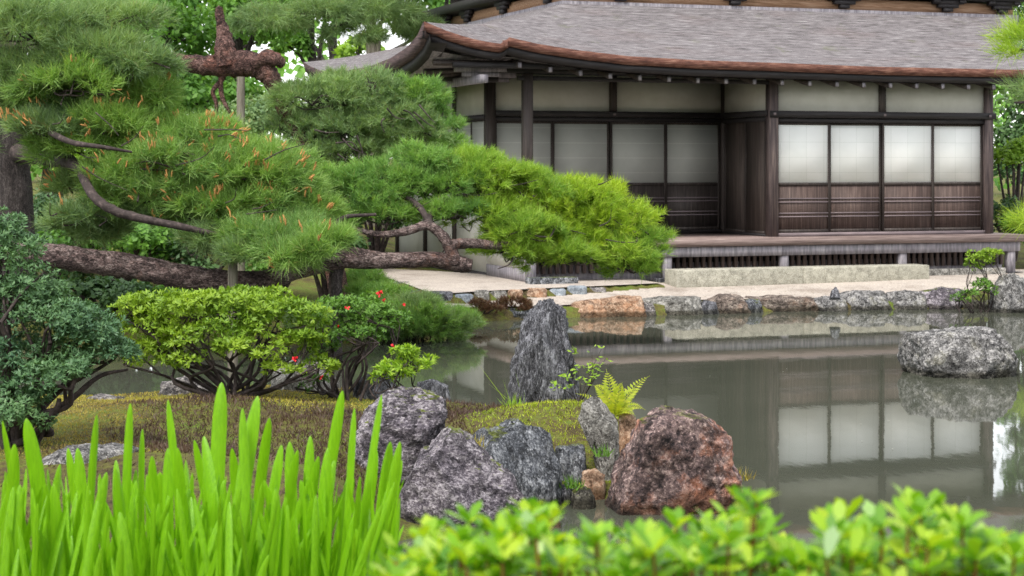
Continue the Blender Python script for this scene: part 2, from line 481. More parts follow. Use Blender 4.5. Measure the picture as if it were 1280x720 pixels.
# ------------------------------------------------------------------ terrain
HALL0 = np.array([(965 - 640) / F * 29.3, 29.3])
TH = math.radians(19.6)
CT, ST = math.cos(TH), math.sin(TH)

def hall_w(x, y, z=0.0):
    return np.array([HALL0[0] + x * CT - y * ST, HALL0[1] + x * ST + y * CT, z])

far_px = [(-900, 436), (-300, 436), (0, 436), (300, 434), (450, 431), (540, 421), (592, 413), (604, 403), (665, 400), (720, 398), (800, 396),
          (860, 394), (950, 391), (1000, 390), (1050, 389), (1150, 387), (1230, 387), (1300, 385), (1700, 378)]
FAR = np.array([PZ(x, y)[:2] for x, y in far_px] + [(200, 70), (400, 500), (-400, 500), (-200, 40)])
NEAR = np.array([(-40, 15.4), (-12, 15.2), (-4, 15.0), (-2, 14.95), (-1.0, 14.9), (-.55, 14.6), (-.1, 14.3), (.25, 14.1), (.7, 13.9), (1.02, 13.1),
                 (1.15, 12.2), (1.30, 11.5), (1.25, 10.9), (.75, 10.85), (.55, 11.1), (.30, 10.95), (.05, 10.2), (-.5, 9.8), (-.9, 9.0), (-.9, 7.4), (-.4, 6.4),
                 (.6, 5.9), (3, 5.6), (12, 5.4), (40, 5.4), (60, -20), (-60, -20)])

def PY(x, Y): return np.array([(x - 640) / F * Y, Y])
UFX, UFY = [455, 480, 508, 535, 565, 600, 690, 757], [31.0, 29.0, 27.3, 25.5, 25.3, 25.7, 26.4, 26.9]
uf = [PY(x, Y) for x, Y in zip(UFX, UFY)] + [hall_w(-2.4, -1.05)[:2]]
ub = [PY(458, 31.6), hall_w(-5.2, 4)[:2], hall_w(-4.6, 3)[:2], hall_w(-3.5, .5)[:2], hall_w(-2.4, .3)[:2]]
TERR = np.array(uf + ub[::-1])

def sdist(X, Y, poly):
    X = np.asarray(X, float); Y = np.asarray(Y, float)
    d = np.full(X.shape, 1e9); ins = np.zeros(X.shape, bool)
    n = len(poly)
    for i in range(n):
        x0, y0 = poly[i]; x1, y1 = poly[(i + 1) % n]
        ex, ey = x1 - x0, y1 - y0
        t = np.clip(((X - x0) * ex + (Y - y0) * ey) / (ex * ex + ey * ey + 1e-12), 0, 1)
        d = np.minimum(d, np.hypot(X - x0 - t * ex, Y - y0 - t * ey))
        c = ((y0 > Y) != (y1 > Y)) & (X < ex * (Y - y0) / (ey if abs(ey) > 1e-12 else 1e-12) + x0)
        ins ^= c
    return np.where(ins, d, -d)

def sm(a, b, x):
    t = np.clip((x - a) / (b - a), 0, 1)
    return t * t * (3 - 2 * t)

def height(X, Y):
    X = np.asarray(X, float); Y = np.asarray(Y, float)
    dn = sdist(X, Y, NEAR); df = sdist(X, Y, FAR)
    bump_ = .035 * np.sin(X * 2.1 + 1.3 * np.sin(Y * 1.7)) + .03 * np.sin(Y * 2.7 + X)
    rk = sm(-1.25, -.55, X) * sm(12.6, 11.3, Y) * sm(5.8, 7.5, Y)
    hn = .30 - .27 * rk + .68 * (1 - sm(4.6, 7.6, Y)) + bump_ + .10 * np.exp(-((X - .35) ** 2 + (Y - 12.9) ** 2) / .5) + .05 * np.exp(-((X + 2.6) ** 2 + (Y - 13) ** 2) / 2)
    zn = -.45 + sm(-.25, .45, dn) * (hn + .45)
    hf = .14 + .14 * sm(.5, 2.6, df) + sm(38, 75, Y) * .5
    left = sm(-1.3, -4.5, X)
    hf = hf + left * (.10 + .5 * sm(22, 34, Y)) + left * bump_
    hf = hf + 1.5 * sm(70, 200, Y)
    tr = sdist(X, Y, TERR)
    hf = hf * (1 - sm(-.12, .0, tr)) + .304 * sm(-.12, .0, tr)
    zf = -.45 + sm(-.2, .3, df) * (hf + .45)
    return np.maximum(zn, zf)

def gz(x, y): return float(height(np.array([x]), np.array([y]))[0])

xs = np.concatenate([-np.geomspace(300, 9.2, 26), np.arange(-9, 11.01, .14), np.geomspace(11.3, 300, 26)])
ys = np.concatenate([[-150, -60, -20, -6, -2], np.arange(0, 34, .14), np.geomspace(34.3, 500, 30)])
GX, GY = np.meshgrid(xs, ys, indexing='ij')
GZ = height(GX, GY)

def groundmat():
    m, nt, bs, out = newmat('mossy_ground')
    n1 = nz(nt, 1.6, 8, .65); n2 = nz(nt, 9, 8, .7); n3 = nz(nt, 55, 5, .7)
    a = mixc(nt, .45, n1.outputs[0], n2.outputs[0])
    r = ramp(nt, a, [(.34, (.04, .032, .022)), (.45, (.10, .078, .036)), (.52, (.14, .14, .035)), (.60, (.12, .175, .03)), (.72, (.21, .25, .05))])
    d = ramp(nt, n3.outputs[0], [(.3, (.45, .45, .45)), (.6, (1.15, 1.15, 1.15))])
    c = mixc(nt, 1, r.outputs[0], d.outputs[0], 'MULTIPLY')
    nt.links.new(c, bs.inputs['Base Color'])
    bs.inputs['Roughness'].default_value = .95
    bs.inputs['Specular IOR Level'].default_value = .15
    bump(nt, bs, mixc(nt, .5, n2.outputs[0], n3.outputs[0]), .9, .04)
    return m
b = Buf().grid(np.stack([GX, GY, GZ], -1)[:, ::-1])
tag(obj('ground', b, groundmat(), smooth=True), kind='structure')

def watermat():
    m, nt, bs, out = newmat('pond_water')
    n0 = nz(nt, .5, 5, .6)
    r = ramp(nt, n0.outputs[0], [(.3, (.058, .064, .046)), (.7, (.082, .086, .064))])
    nt.links.new(r.outputs[0], bs.inputs['Base Color'])
    bs.inputs['Roughness'].default_value = .03
    bs.inputs['IOR'].default_value = 1.33
    n = nz(nt, 3.0, 3, .5, (1, .35, 1))
    bump(nt, bs, n.outputs[0], .075, .012)
    return m
wx = np.array([-300, -30, 30, 300.]); wy = np.array([-20, 5, 40, 300.])
WX, WY = np.meshgrid(wx, wy, indexing='ij')
tag(obj('water', Buf().grid(np.stack([WX, WY, 0 * WX], -1)[:, ::-1]), watermat()), kind='structure')

# gravel sheets on the far bank
def ribbon(front, back, n=80, k=14, dz=.012, zfun=None):
    front, back = np.array(front, float), np.array(back, float)
    def rs(p):
        s = np.concatenate([[0], np.cumsum(np.hypot(*(np.diff(p[:, :2], axis=0).T)))])
        q = np.linspace(0, s[-1], n)
        return np.stack([np.interp(q, s, p[:, i]) for i in range(2)], -1)
    a, b_ = rs(front), rs(back)
    t = np.linspace(0, 1, k)[None, :, None]
    XY = a[:, None] * (1 - t) + b_[:, None] * t
    Z = height(XY[..., 0], XY[..., 1]) + dz if zfun is None else zfun(XY[..., 0], XY[..., 1])
    return np.concatenate([XY, Z[..., None]], -1)
gf = [(560, 381), (604, 380), (660, 379), (720, 377), (800, 373), (880, 371), (960, 370), (1010, 369), (1060, 367), (1150, 364), (1220, 362), (1330, 359)]
gb = [hall_w(-6.6, -1.6), hall_w(-4.2, -1.55), hall_w(0, .3), hall_w(5, .5), hall_w(8.5, 0)]
tag(obj('gravel_path', Buf().grid(ribbon([PZ(x, y, .2)[:2] for x, y in gf], [g[:2] for g in gb], zfun=lambda x, y: .16 + .14 * sm(.5, 2.6, sdist(x, y, FAR)))[:, ::-1]), GRAVEL, smooth=True), kind='structure')
tag(obj('gravel_terrace', Buf().grid(ribbon(uf, ub, zfun=lambda x, y: 0 * x + .318)), GRAVEL, smooth=True), kind='structure')

# ------------------------------------------------------------------ temple hall (local axes: x along the front, y inwards, z up)
hall = thing('temple_hall', (HALL0[0], HALL0[1], 0), 'dark timber temple hall with paper screens and grey bark roof beyond the pond', 'temple')
hall.rotation_euler = (0, 0, TH)
OFF[hall.name] = np.zeros(3)
HB = lambda name, args, m, par=hall: obj(name, Buf().box(*args), m, par)

# floor, base
HB('veranda_floor', (-4.35, 4.45, -.40, 1.73, .82, .94), DECK)
HB('floor_beam', (-4.3, 4.4, -.36, -.26, .66, .815), GREYW)
for x in (-4.2, -1.97, .05, 2.19, 4.25):
    HB('veranda_post', (x - .065, x + .065, -.345, -.225, .20, .812), GREYW)
b = Buf()
for k in range(76):
    x = -4.1 + k * .112
    b.box(x - .03, x + .03, .02, .06, .42, .80)
obj('lattice', b, POSTW, hall)
HB('base_board', (-4.2, 4.35, .08, .12, .2, .55), GREYW)
HB('base_wall', (-4.15, 4.2, .3, .36, .1, .815), WOODH)
for y in (0.25, 1.2):
    HB('base_post', (.0, .12, y + .16, y + .28, .2, .81), GREYW)
# posts
for x, y, w, m in ((0, 0, .075, POSTW), (4.0, 0, .075, POSTW), (-4.15, 0, .07, WOOD), (-4.15, 1.75, .075, WOOD), (-.0, 1.72, .055, WOOD)):
    HB('post', (x - w, x + w, y - w, y + w, .945, 3.47), m)
for y in (3.5, 5.2, 7.0):
    HB('post', (-4.15 - .06, -4.15 + .06, y - .06, y + .06, .2, 3.47), WOOD)
# front bay: y = 0
def screen(x0, x1, yc, zb, zm, zt, boards, brd=BROWN, par=hall, pap=None):
    sc = obj('sliding_screen', Buf().box(x0 + .002, x0 + .034, yc - .017, yc + .017, zb, zt)
             .box(x1 - .034, x1 - .002, yc - .017, yc + .017, zb, zt)
             .box(x0 + .034, x1 - .034, yc - .016, yc + .016, zt - .035, zt)
             .box(x0 + .034, x1 - .034, yc - .016, yc + .016, zm - .045, zm)
             .box(x0 + .034, x1 - .034, yc - .016, yc + .016, zb, zb + .05), WOOD, par)
    obj('paper', Buf().box(x0 + .034, x1 - .034, yc - .004, yc + .006, zm, zt - .035), pap or PAPER, sc)
    lo = obj('board_panel', Buf().box(x0 + .034, x1 - .034, yc - .002, yc + .008, zb + .05, zm - .045), brd, sc)
    bb = Buf()
    for k in range(boards):
        z = zb + .05 + (zm - zb - .1) * (k + 1) / (boards + 1)
        for d in (-.028, .028):
            bb.box(x0 + .034, x1 - .034, yc - .016, yc - .0025, z + d - .009, z + d + .009)
    obj('rail', bb, RAIL, sc)
    return sc
for k in range(4):
    x0 = .075 + k * .9625
    screen(x0, x0 + .9625, .0 if k % 2 == 0 else .036, 1.0, 1.80, 2.76, 2)
HB('threshold', (.075, 3.925, -.06, .06, .942, .998), RAIL)
HB('lintel', (.075, 3.925, -.05, .05, 2.762, 2.832), WOODH)
HB('tie_beam', (-.078, 4.12, -.095, -.0755, 2.84, 2.945), WOODH)
obj('wall_panel', Buf().box(.075, 1.93, -.02, .02, 2.84, 3.5), PLASTER, hall)
obj('wall_panel', Buf().box(2.05, 3.925, -.02, .02, 2.84, 3.5), PLASTER, hall)
HB('strut', (1.932, 2.048, -.05, .05, 2.84, 3.47), WOOD)
HB('eave_beam', (-4.75, 4.25, -.06, .06, 3.472, 3.56), WOODH)
HB('eave_beam', (-4.3, -.078, -.055, .055, 3.365, 3.43), WOODH)
for x in (0, 2.0, 4.0):
    HB('nail_cover', (x - .02, x + .02, -.108, -.0955, 2.875, 2.915), RAIL)
# recessed wall: y = 1.75
for k in range(4):
    x0 = -4.07 + k * 1.005
    screen(x0, x0 + 1.0, 1.75 if k % 2 == 0 else 1.786, 1.0, 1.79, 2.79, 2, WOOD, pap=SHADED_PAPER)
HB('threshold', (-4.07, -.056, 1.69, 1.81, .942, .998), WOODH)
HB('lintel', (-4.07, -.056, 1.70, 1.80, 2.792, 2.86), WOODH)
HB('tie_beam', (-4.07, -.056, 1.655, 1.6985, 2.87, 2.96), WOODH)
obj('wall_panel', Buf().box(-4.07, -2.08, 1.73, 1.77, 2.87, 3.55), PLASTER, hall)
obj('wall_panel', Buf().box(-1.96, -.056, 1.73, 1.77, 2.87, 3.55), PLASTER, hall)
HB('strut', (-2.078, -1.962, 1.69, 1.79, 2.87, 3.55), WOOD)
HB('nail_cover', (-2.04, -2.0, 1.640, 1.654, 2.895, 2.935), RAIL)
HB('veranda_ceiling', (-4.2, 0, .07, 1.7, 3.56, 3.585), GREYW)
# short return wall with the boarded door: x = 0
dr = obj('sliding_door', Buf().box(-.05, -.02, .10, .83, .98, 2.78), DOORW, hall)
obj('frame', Buf().box(-.062, -.0505, .10, .135, .98, 2.78).box(-.062, -.0505, .795, .83, .98, 2.78).box(-.062, -.0505, .136, .794, .98, 1.02), WOOD, dr)
dr = obj('sliding_door', Buf().box(-.02, .01, .83, 1.64, .98, 2.78), DOORW, hall)
obj('frame', Buf().box(-.032, -.0205, .832, .865, .98, 2.78).box(-.032, -.0205, 1.605, 1.64, .98, 2.78).box(-.032, -.0205, .866, 1.604, .98, 1.02), WOOD, dr)
HB('threshold', (-.07, .05, .08, 1.66, .942, .979), WOODH)
HB('lintel', (-.06, .05, .08, 1.66, 2.782, 2.86), WOODH)
HB('tie_beam', (-.10, -.078, .0, 1.66, 2.865, 2.955), WOODH)
HB('wall_panel', (-.02, .02, .08, 1.66, 2.862, 3.55), PLASTER)
# left side wall: x = -4.15
for y0, y1 in ((1.83, 3.43), (3.57, 5.13), (5.27, 6.93)):
    HB('wall_panel', (-4.17, -4.13, y0, y1, 2.90, 3.55), PLASTER)
    HB('wall_panel', (-4.17, -4.13, y0, y1, .35, 1.62), PLASTER)
    HB('tie_beam', (-4.25, -4.19, y0 - .07, y1 + .07, 2.80, 2.895), WOODH)
    HB('sill_beam', (-4.21, -4.11, y0, y1, 1.622, 1.76), WOODH)
    HB('ground_beam', (-4.21, -4.11, y0, y1, .22, .348), WOODH)
    ym = (y0 + y1) / 2
    for a, c in ((y0, ym), (ym, y1)):
        HB('screen_panel', (-4.165, -4.135, a + .02, c - .02, 1.762, 2.798), SHADED_PAPER)
        HB('stile', (-4.18, -4.125, c - .019, c + .019, 1.762, 2.797), WOOD)
HB('skirting_panel', (-4.23, -4.20, -.2, 1.66, .50, .81), PLASTER)
HB('ground_beam', (-4.24, -4.16, -.2, 1.66, .30, .498), GREYW)
HB('rear_wall', (-4.1, 4.0, 6.9, 7.0, .1, 3.6), PLASTER)
HB('side_wall', (3.98, 4.03, .08, 6.9, .1, 3.6), PLASTER)
HB('inner_ceiling', (-4.1, 4.0, 1.8, 6.9, 3.56, 3.60), WOODH)
# roof
EZF = np.array([(-5.98, 4.16), (-5.6, 4.02), (-5.22, 3.92), (-4.9, 3.872), (-4.78, 3.865), (-4.70, 3.95), (-4.27, 3.865), (-3.61, 3.785), (-2.83, 3.715), (-1.6, 3.675), (-.4, 3.665), (1.6, 3.64), (4.4, 3.64)])
EZL = np.array([(-.65, 4.16), (-.35, 3.98), (.19, 3.84), (1.06, 3.73), (2.32, 3.66), (4.3, 3.67), (5.6, 3.75), (6.5, 3.88), (7.0, 3.98)])
ezf = lambda x: np.interp(x, EZF[:, 0], EZF[:, 1])
ezl = lambda y: np.interp(y, EZL[:, 0], EZL[:, 1])
eyf = lambda x: -.65 - .13 * sm(-4.79, -4.69, x) * sm(2.5, -2.5, x)
ZT = 4.75
def slope_pts(E, T, n=22):
    t = np.linspace(0, 1, n)[None, :]
    xy = E[:, None, :2] * (1 - t[..., None]) + T[:, None, :2] * t[..., None]
    g = t * (.80 + .20 * t)
    z = 3.65 + (ZT - 3.65) * g + (E[:, 2:3] - 3.65) * (1 - t) ** 1.8
    return np.concatenate([xy, z[..., None]], -1)
xe = np.unique(np.concatenate([np.linspace(-5.98, 4.4, 90), [-4.80, -4.76, -4.73, -4.70, -4.66]]))
sfrac = (xe + 5.98) / (4.4 + 5.98)
Ef = np.stack([xe, eyf(xe), ezf(xe)], -1)
Tf = np.stack([-2.79 + sfrac * (5.9 + 2.79), 0 * xe + 1.95, 0 * xe + ZT], -1)
ye = np.linspace(-.65, 7, 50)
El = np.stack([0 * ye - 5.98, ye, ezl(ye)], -1)
Tl = np.stack([0 * ye - 2.79, 1.95 + (ye + .65) / 7.65 * 3.25, 0 * ye + ZT], -1)
rb = Buf()
rb.grid(slope_pts(Ef, Tf)[:, ::-1][:, ::-1]); rb.grid(slope_pts(El, Tl)[:, ::-1])
xr = np.linspace(-5.98, 4.4, 30)
Er = np.stack([xr, 0 * xr + 7, np.interp(xr, [-5.98, -5.4, -4.5, 4.4], [3.98, 3.8, 3.65, 3.65])], -1)
Tr = np.stack([-2.79 + (xr + 5.98) / 10.38 * 8.69, 0 * xr + 5.2, 0 * xr + ZT], -1)
rb.grid(slope_pts(Er, Tr)[:, ::-1])
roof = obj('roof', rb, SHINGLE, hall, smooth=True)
def strip(E, outn, name, m, th, inset, off0=0.0, dz=0.0, lip=.012):
    """edge band hanging below an eave line E"""
    o = np.array(outn, float)
    a = E + o * (lip - off0) + np.array([0, 0, -dz])
    bt = E + o * (lip - off0 - inset) + np.array([0, 0, -dz - th])
    c = bt - o * .25
    top = E - o * (.05 + off0) + np.array([0, 0, .004 - dz])
    return obj(name, Buf().grid(np.stack([top, a, bt, c], 1)), m, roof)
strip(Ef, (0, -1, 0), 'bark_edge', FASCIA, .125, .035)
strip(Ef, (0, -1, 0), 'eave_board', WOODH, .10, .03, .07, .128)
strip(El, (-1, 0, 0), 'bark_edge', FASCIAD, .18, .05)
strip(El, (-1, 0, 0), 'eave_board', WOODH, .12, .03, .09, .183)
jz = 3.93
obj('edge_end', Buf().box(-4.765, -4.735, -.79, -.62, jz - .135, jz - .015), FASCIA, roof)
# underside and rafters
sx = np.linspace(-5.75, 4.3, 60)
lo = np.stack([sx, 0 * sx - .50, ezf(sx) - .24], -1)
hi = np.stack([np.maximum(sx, -4.3), 0 * sx + .15, 0 * sx + 3.60 + np.maximum(0, (-4.3 - sx)) * .1], -1)
sy = np.linspace(-.5, 6.8, 40)
lo2 = np.stack([0 * sy - 5.80, sy, ezl(sy) - .32], -1)
hi2 = np.stack([0 * sy - 4.1, np.maximum(sy, .1), 0 * sy + 3.58], -1)
obj('soffit', Buf().grid(np.stack([lo, hi], 1)).grid(np.stack([lo2, hi2], 1)), GREYW, roof)
for k in range(19):
    x = -4.45 + k * .485
    z1 = 3.375 + (ezf(np.array([x]))[0] - 3.64) * .8
    V = []
    for (y, z) in ((.1, z1 + .12), (-.50, z1 - .02)):
        V += [(x - .035, y, z - .045), (x + .035, y, z - .045), (x + .035, y, z + .045), (x - .035, y, z + .045)]
    bb = Buf(); bb.add(V, [(0, 1, 2, 3), (4, 7, 6, 5), (0, 4, 5, 1), (1, 5, 6, 2), (2, 6, 7, 3), (3, 7, 4, 0)])
    r_ = obj('rafter', bb, WOOD, roof)
    obj('rafter_end', Buf().box(x - .028, x + .028, -.512, -.502, z1 - .058, z1 + .018), GREYW, r_.parent)
for k in range(15):
    y = -.25 + k * .48
    z1 = float(ezl(np.array([y]))[0]) - .36
    obj('rafter', Buf().tube([(-5.72, y, z1), (-4.15, y, 3.60)], .045, 4), WOOD, roof)
obj('hip_rafter', Buf().tube([(-5.78, -.45, 3.86), (-5.0, .2, 3.62), (-4.15, 1.0, 3.6)], .08, 4), WOOD, roof)
obj('purlin', Buf().box(-5.05, -4.93, -.45, 6.8, 3.30, 3.42), GREYW, roof)
obj('purlin', Buf().box(-5.45, -.1, -.42, -.33, 3.52, 3.60).box(-5.35, -4.3, .9, 1.0, 3.38, 3.46), WOODH, roof)
for (x, y) in ((-4.15, 1.66), (-4.9, 0)):
    obj('bracket_arm', Buf().box(x - .40, x + .40, y - .06, y + .06, 3.48, 3.58).box(x - .28, x + .28, y - .055, y + .055, 3.41, 3.478), GREYW, roof)
obj('bracket_arm', Buf().box(-4.22, -4.08, 3.1, 3.9, 3.48, 3.57).box(-4.21, -4.09, 3.22, 3.78, 3.42, 3.478), GREYW, roof)
# right hand closing face
xr0 = slope_pts(Ef[-1:], Tf[-1:])[0]
side = np.stack([xr0, xr0 * np.array([0, 1, 0]) + np.array([4.38, 0, 3.55])], 1)
obj('verge', Buf().grid(side), WOODH, roof)
# upper storey
HB('balcony_sill', (-2.85, 5.95, 1.90, 9.3, 4.58, 4.78), GREYW)
HB('balcony_board', (-2.79, 5.88, 1.97, 9.24, 4.782, 4.97), ORANGEW)
HB('balcony_beam', (-3.0, 6.05, 1.78, 9.4, 5.02, 5.18), WOODH)
def bracket(x, y, side):
    bb = Buf()
    if side == 0:
        bb.box(x - .30, x + .30, y - .12, y - .01, 4.935, 5.015).box(x - .20, x + .20, y - .11, y - .01, 4.87, 4.934).box(x - .09, x + .09, y - .10, y - .01, 4.80, 4.869)
        bb.box(x - .33, x - .20, y - .15, y - .122, 4.95, 5.01).box(x + .20, x + .33, y - .15, y - .122, 4.95, 5.01)
    else:
        bb.box(x - .12, x - .01, y - .30, y + .30, 4.935, 5.015).box(x - .11, x - .01, y - .20, y + .20, 4.87, 4.934).box(x - .10, x - .01, y - .09, y + .09, 4.79, 4.869)
    obj('bracket', bb, WOODH, hall)
for x in (-1.8, .3, 2.4, 4.48, 5.62): bracket(x, 1.97, 0)
for y in (2.6, 4.84, 6.9, 8.25): bracket(-2.79, y, 1)
HB('balcony_rail', (-3.0, 6.0, 1.78, 1.86, 5.75, 5.83), WOODH)
HB('balcony_rail', (-3.0, -2.92, 1.87, 9.3, 5.75, 5.83), WOODH)
HB('upper_wall', (-1.9, 5.0, 2.9, 8.4, 5.185, 7.4), PLASTER)
bb = Buf()
bb.add([(-3.6, 1.3, 7.5), (6.7, 1.3, 7.5), (6.7, 10, 7.5), (-3.6, 10, 7.5), (1.55, 5.65, 10.4)], [(0, 1, 4), (1, 2, 4), (2, 3, 4), (3, 0, 4)])
bb.add([(-3.6, 1.3, 7.3), (6.7, 1.3, 7.3), (6.7, 10, 7.3), (-3.6, 10, 7.3), (-3.6, 1.3, 7.499), (6.7, 1.3, 7.499), (6.7, 10, 7.499), (-3.6, 10, 7.499)],
       [(0, 1, 2, 3), (0, 4, 5, 1), (1, 5, 6, 2), (2, 6, 7, 3), (3, 7, 4, 0)])
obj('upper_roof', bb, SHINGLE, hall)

# granite step: two blocks end to end
def hall_box(bf, x0, x1, y0, y1, z0, z1, jit=0.0):
    V = []
    for x in (x0, x1):
        for y in (y0, y1):
            for z in (z0, z1):
                V.append(hall_w(x, y, z))
    bf.add(V, [(0, 1, 3, 2), (4, 6, 7, 5), (0, 4, 5, 1), (2, 3, 7, 6), (0, 2, 6, 4), (1, 5, 7, 3)])
def block(name, x0, x1, y0, y1, z0, z1, m, label, cat, group=None, bev=.012):
    bf = Buf(); hall_box(bf, x0, x1, y0, y1, z0, z1)
    loc = hall_w((x0 + x1) / 2, (y0 + y1) / 2, z0)
    o = obj(name, bf, m, loc=loc)
    md = o.modifiers.new('bevel', 'BEVEL'); md.width = bev; md.segments = 2
    return tag(o, label, cat, group)
block('granite_step', -2.225, -.102, -1.22, -.78, .20, .512, GRANITE, 'pale speckled granite step block whose left end touches the pine foliage', 'step', 'granite steps in front of the veranda')
block('granite_step', -.098, 2.124, -1.22, -.78, .20, .512, GRANITE, 'pale speckled granite step block with its free end below the right screens', 'step', 'granite steps in front of the veranda')
block('stepping_slab', 2.5, 4.0, -.55, -.38, .2, .40, GREYW if False else ROCK_PALE, 'low grey stone slab lying beneath the veranda beside the small shrub', 'stone')
block('post_stone', 4.05, 4.5, -.42, -.12, .15, .30, ROCK_PALE, 'flat footing stone under the last veranda post on the right', 'stone')
block('post_stone', -2.13, -1.81, -.42, -.12, .15, .34, ROCK_DARK, 'dark footing stone under the veranda post beside the lime pine foliage', 'stone')
block('dark_slab', -4.35, -3.6, -.72, -.45, .25, .41, ROCK_BLUE, 'dark blue grey slab lying under the pine beside the veranda', 'stone')

# ------------------------------------------------------------------ rocks
def icosphere(n):
    import bmesh
    bm = bmesh.new()
    bmesh.ops.create_icosphere(bm, subdivisions=n, radius=1)
    V = np.array([v.co[:] for v in bm.verts]); Fc = np.array([[v.index for v in f.verts] for f in bm.faces])
    bm.free()
    return V, Fc
ICO = {n: icosphere(n) for n in (4, 5, 6)}

def rock(name, outline, Y, m, label, depth=.8, seed=1, rough=.05, facets=10, lod=5, strata=(1, 1, 1), freq=2.2, cat='rock', group=None, sink=.15, sq=.55, push=.35):
    """a solid with the given outline (pixels at depth Y), its own thickness and a broken surface"""
    rnd = random.Random(seed)
    o = np.array([P(x, y, Y) for x, y in outline])[:, [0, 2]]
    zmin = o[:, 1].min()
    o[:, 1] = np.where(o[:, 1] < zmin + .04, o[:, 1] - sink, o[:, 1])
    c = (o.min(0) + o.max(0)) / 2
    w, h = (o.max(0) - o.min(0)) / 2
    V, Fc = ICO[lod]
    V = V.copy()
    q = o - c
    ang = np.arctan2(q[:, 1], q[:, 0])
    th = np.arctan2(V[:, 2] * h, V[:, 0] * w)
    # radius of the outline polygon along every direction
    d = np.stack([np.cos(th), np.sin(th)], -1)
    R = np.full(len(V), 0.0)
    n = len(q)
    for i in range(n):
        a, bq = q[i], q[(i + 1) % n]
        e = bq - a
        den = d[:, 0] * e[1] - d[:, 1] * e[0]
        den = np.where(abs(den) < 1e-9, 1e-9, den)
        t = (a[0] * e[1] - a[1] * e[0]) / den
        s = (a[0] * d[:, 1] - a[1] * d[:, 0]) / den
        ok = (t > 0) & (s >= -1e-6) & (s <= 1 + 1e-6)
        R = np.where(ok, np.maximum(R, t), R)
    rho = np.sqrt(V[:, 0] ** 2 + V[:, 2] ** 2)
    k = rho ** sq
    D = depth * w
    Q = np.stack([d[:, 0] * R * k, np.sign(V[:, 1]) * np.abs(V[:, 1]) ** .75 * D, d[:, 1] * R * k], -1)
    s = (w + h) / 2
    for _ in range(facets):
        nn = np.array([rnd.uniform(-.8, .8), -abs(rnd.gauss(.8, .4)) if rnd.random() < .8 else 1, rnd.uniform(-.3, .9)])
        nn /= np.linalg.norm(nn)
        pr = Q @ nn
        lim = pr.max() * rnd.uniform(.72, .93)
        ex = np.maximum(0, pr - lim)
        Q -= nn * (ex * .88)[:, None]
    sv = Vector((seed * 3.1, seed * 1.7, seed * 2.3))
    st = np.array(strata, float)
    out = np.zeros_like(Q)
    for i, p in enumerate(Q):
        v = Vector(p * st / s * freq) + sv
        f1 = mnoise.fractal(v, .75, 2.1, 7) * rough * 1.5
        f2 = (abs(mnoise.noise(v * 2.3)) + .5 * abs(mnoise.noise(v * 5.1)) + .3 * abs(mnoise.noise(v * 11.0))) * rough * 1.2
        r = mnoise.noise_vector(v * .8) * rough * .8
        nn = p / (np.linalg.norm(p) + 1e-9)
        out[i] = p + (nn * (f1 - f2) + np.array(r) * .6) * s
    for ax, oo in ((0, q[:, 0]), (2, q[:, 1])):
        a0, a1 = out[:, ax].min(), out[:, ax].max()
        out[:, ax] = oo.min() + (out[:, ax] - a0) / (a1 - a0) * (oo.max() - oo.min())
    base = np.array([c[0], Y + D * push, zmin])
    Vw = np.stack([out[:, 0] + c[0], out[:, 1] + Y + D * push, out[:, 2] + c[1]], -1)
    bf = Buf(); bf.add(Vw, Fc)
    ob = obj(name, bf, m, loc=base, smooth=True)
    return tag(ob, label, cat, group)

rock('standing_rock', [(632, 512), (640, 465), (655, 420), (668, 385), (682, 374), (697, 377), (708, 392), (712, 430), (722, 470), (729, 512)], 13.5, ROCK_DARK,
     'tall dark upright rock with vertical grooves standing at the pond edge', .85, 3, .07, 12, 6, (1.6, 1.6, .5), 2.6)
rock('boulder', [(492, 672), (498, 622), (522, 572), (553, 540), (576, 545), (606, 572), (645, 606), (664, 645), (668, 690), (494, 690)], 10.6, ROCK_PURPLE,
     'big purple grey boulder with a pointed top behind the iris bed', .9, 5, .045, 16, 6)
rock('boulder', [(436, 570), (446, 520), (480, 491), (520, 486), (553, 499), (560, 522), (550, 560), (530, 592), (438, 592)], 11.7, ROCK_PURPLE,
     'flat topped purple grey boulder at the right end of the brown moss', .9, 8, .05, 12, 6, (1, 1, 2))
rock('boulder', [(514, 500), (520, 480), (540, 474), (560, 483), (568, 503)], 14.3, ROCK_DARK, 'small rounded dark rock on the shore behind the flat purple boulder', 1, 9, .05, 6)
rock('boulder', [(586, 560), (594, 543), (620, 535), (676, 536), (690, 545), (698, 575), (704, 625), (700, 662), (630, 664), (600, 610)], 11.1, ROCK_BLUE,
     'blue grey square shouldered boulder in the middle of the rock group', .8, 112, .035, 9, 6, (1.4, 1.4, .7))
rock('boulder', [(612, 545), (622, 527), (648, 524), (660, 535), (658, 548)], 11.9, ROCK_BLUE, 'small grey cap stone lying behind the blue grey boulder', .9, 13, .05, 6)
rock('boulder', [(722, 528), (728, 508), (745, 496), (764, 499), (771, 530), (776, 580), (770, 612), (755, 610), (742, 570)], 11.6, ROCK_PALE,
     'pale leaning slab of rock with a yellow stain beside the red boulder', .8, 15, .05, 9, 6, (1, 1, .7))
rock('boulder', [(755, 648), (768, 605), (788, 560), (800, 526), (830, 510), (880, 519), (916, 545), (921, 580), (932, 612), (918, 652), (830, 664)], 11.0, ROCK_RED,
     'largest boulder, rusty red and black, at the water edge', .85, 17, .05, 13, 6)
rock('boulder', [(694, 560), (733, 556), (735, 590), (700, 596)], 11.55, ROCK_BLUE, 'small grey block wedged between the blue grey boulder and pale slab', .9, 19, .05, 6)
rock('boulder', [(772, 545), (774, 520), (786, 514), (797, 524), (797, 548)], 11.9, ROCK_TAN, 'small tan stone between the pale slab and red boulder', .9, 21, .05, 5)
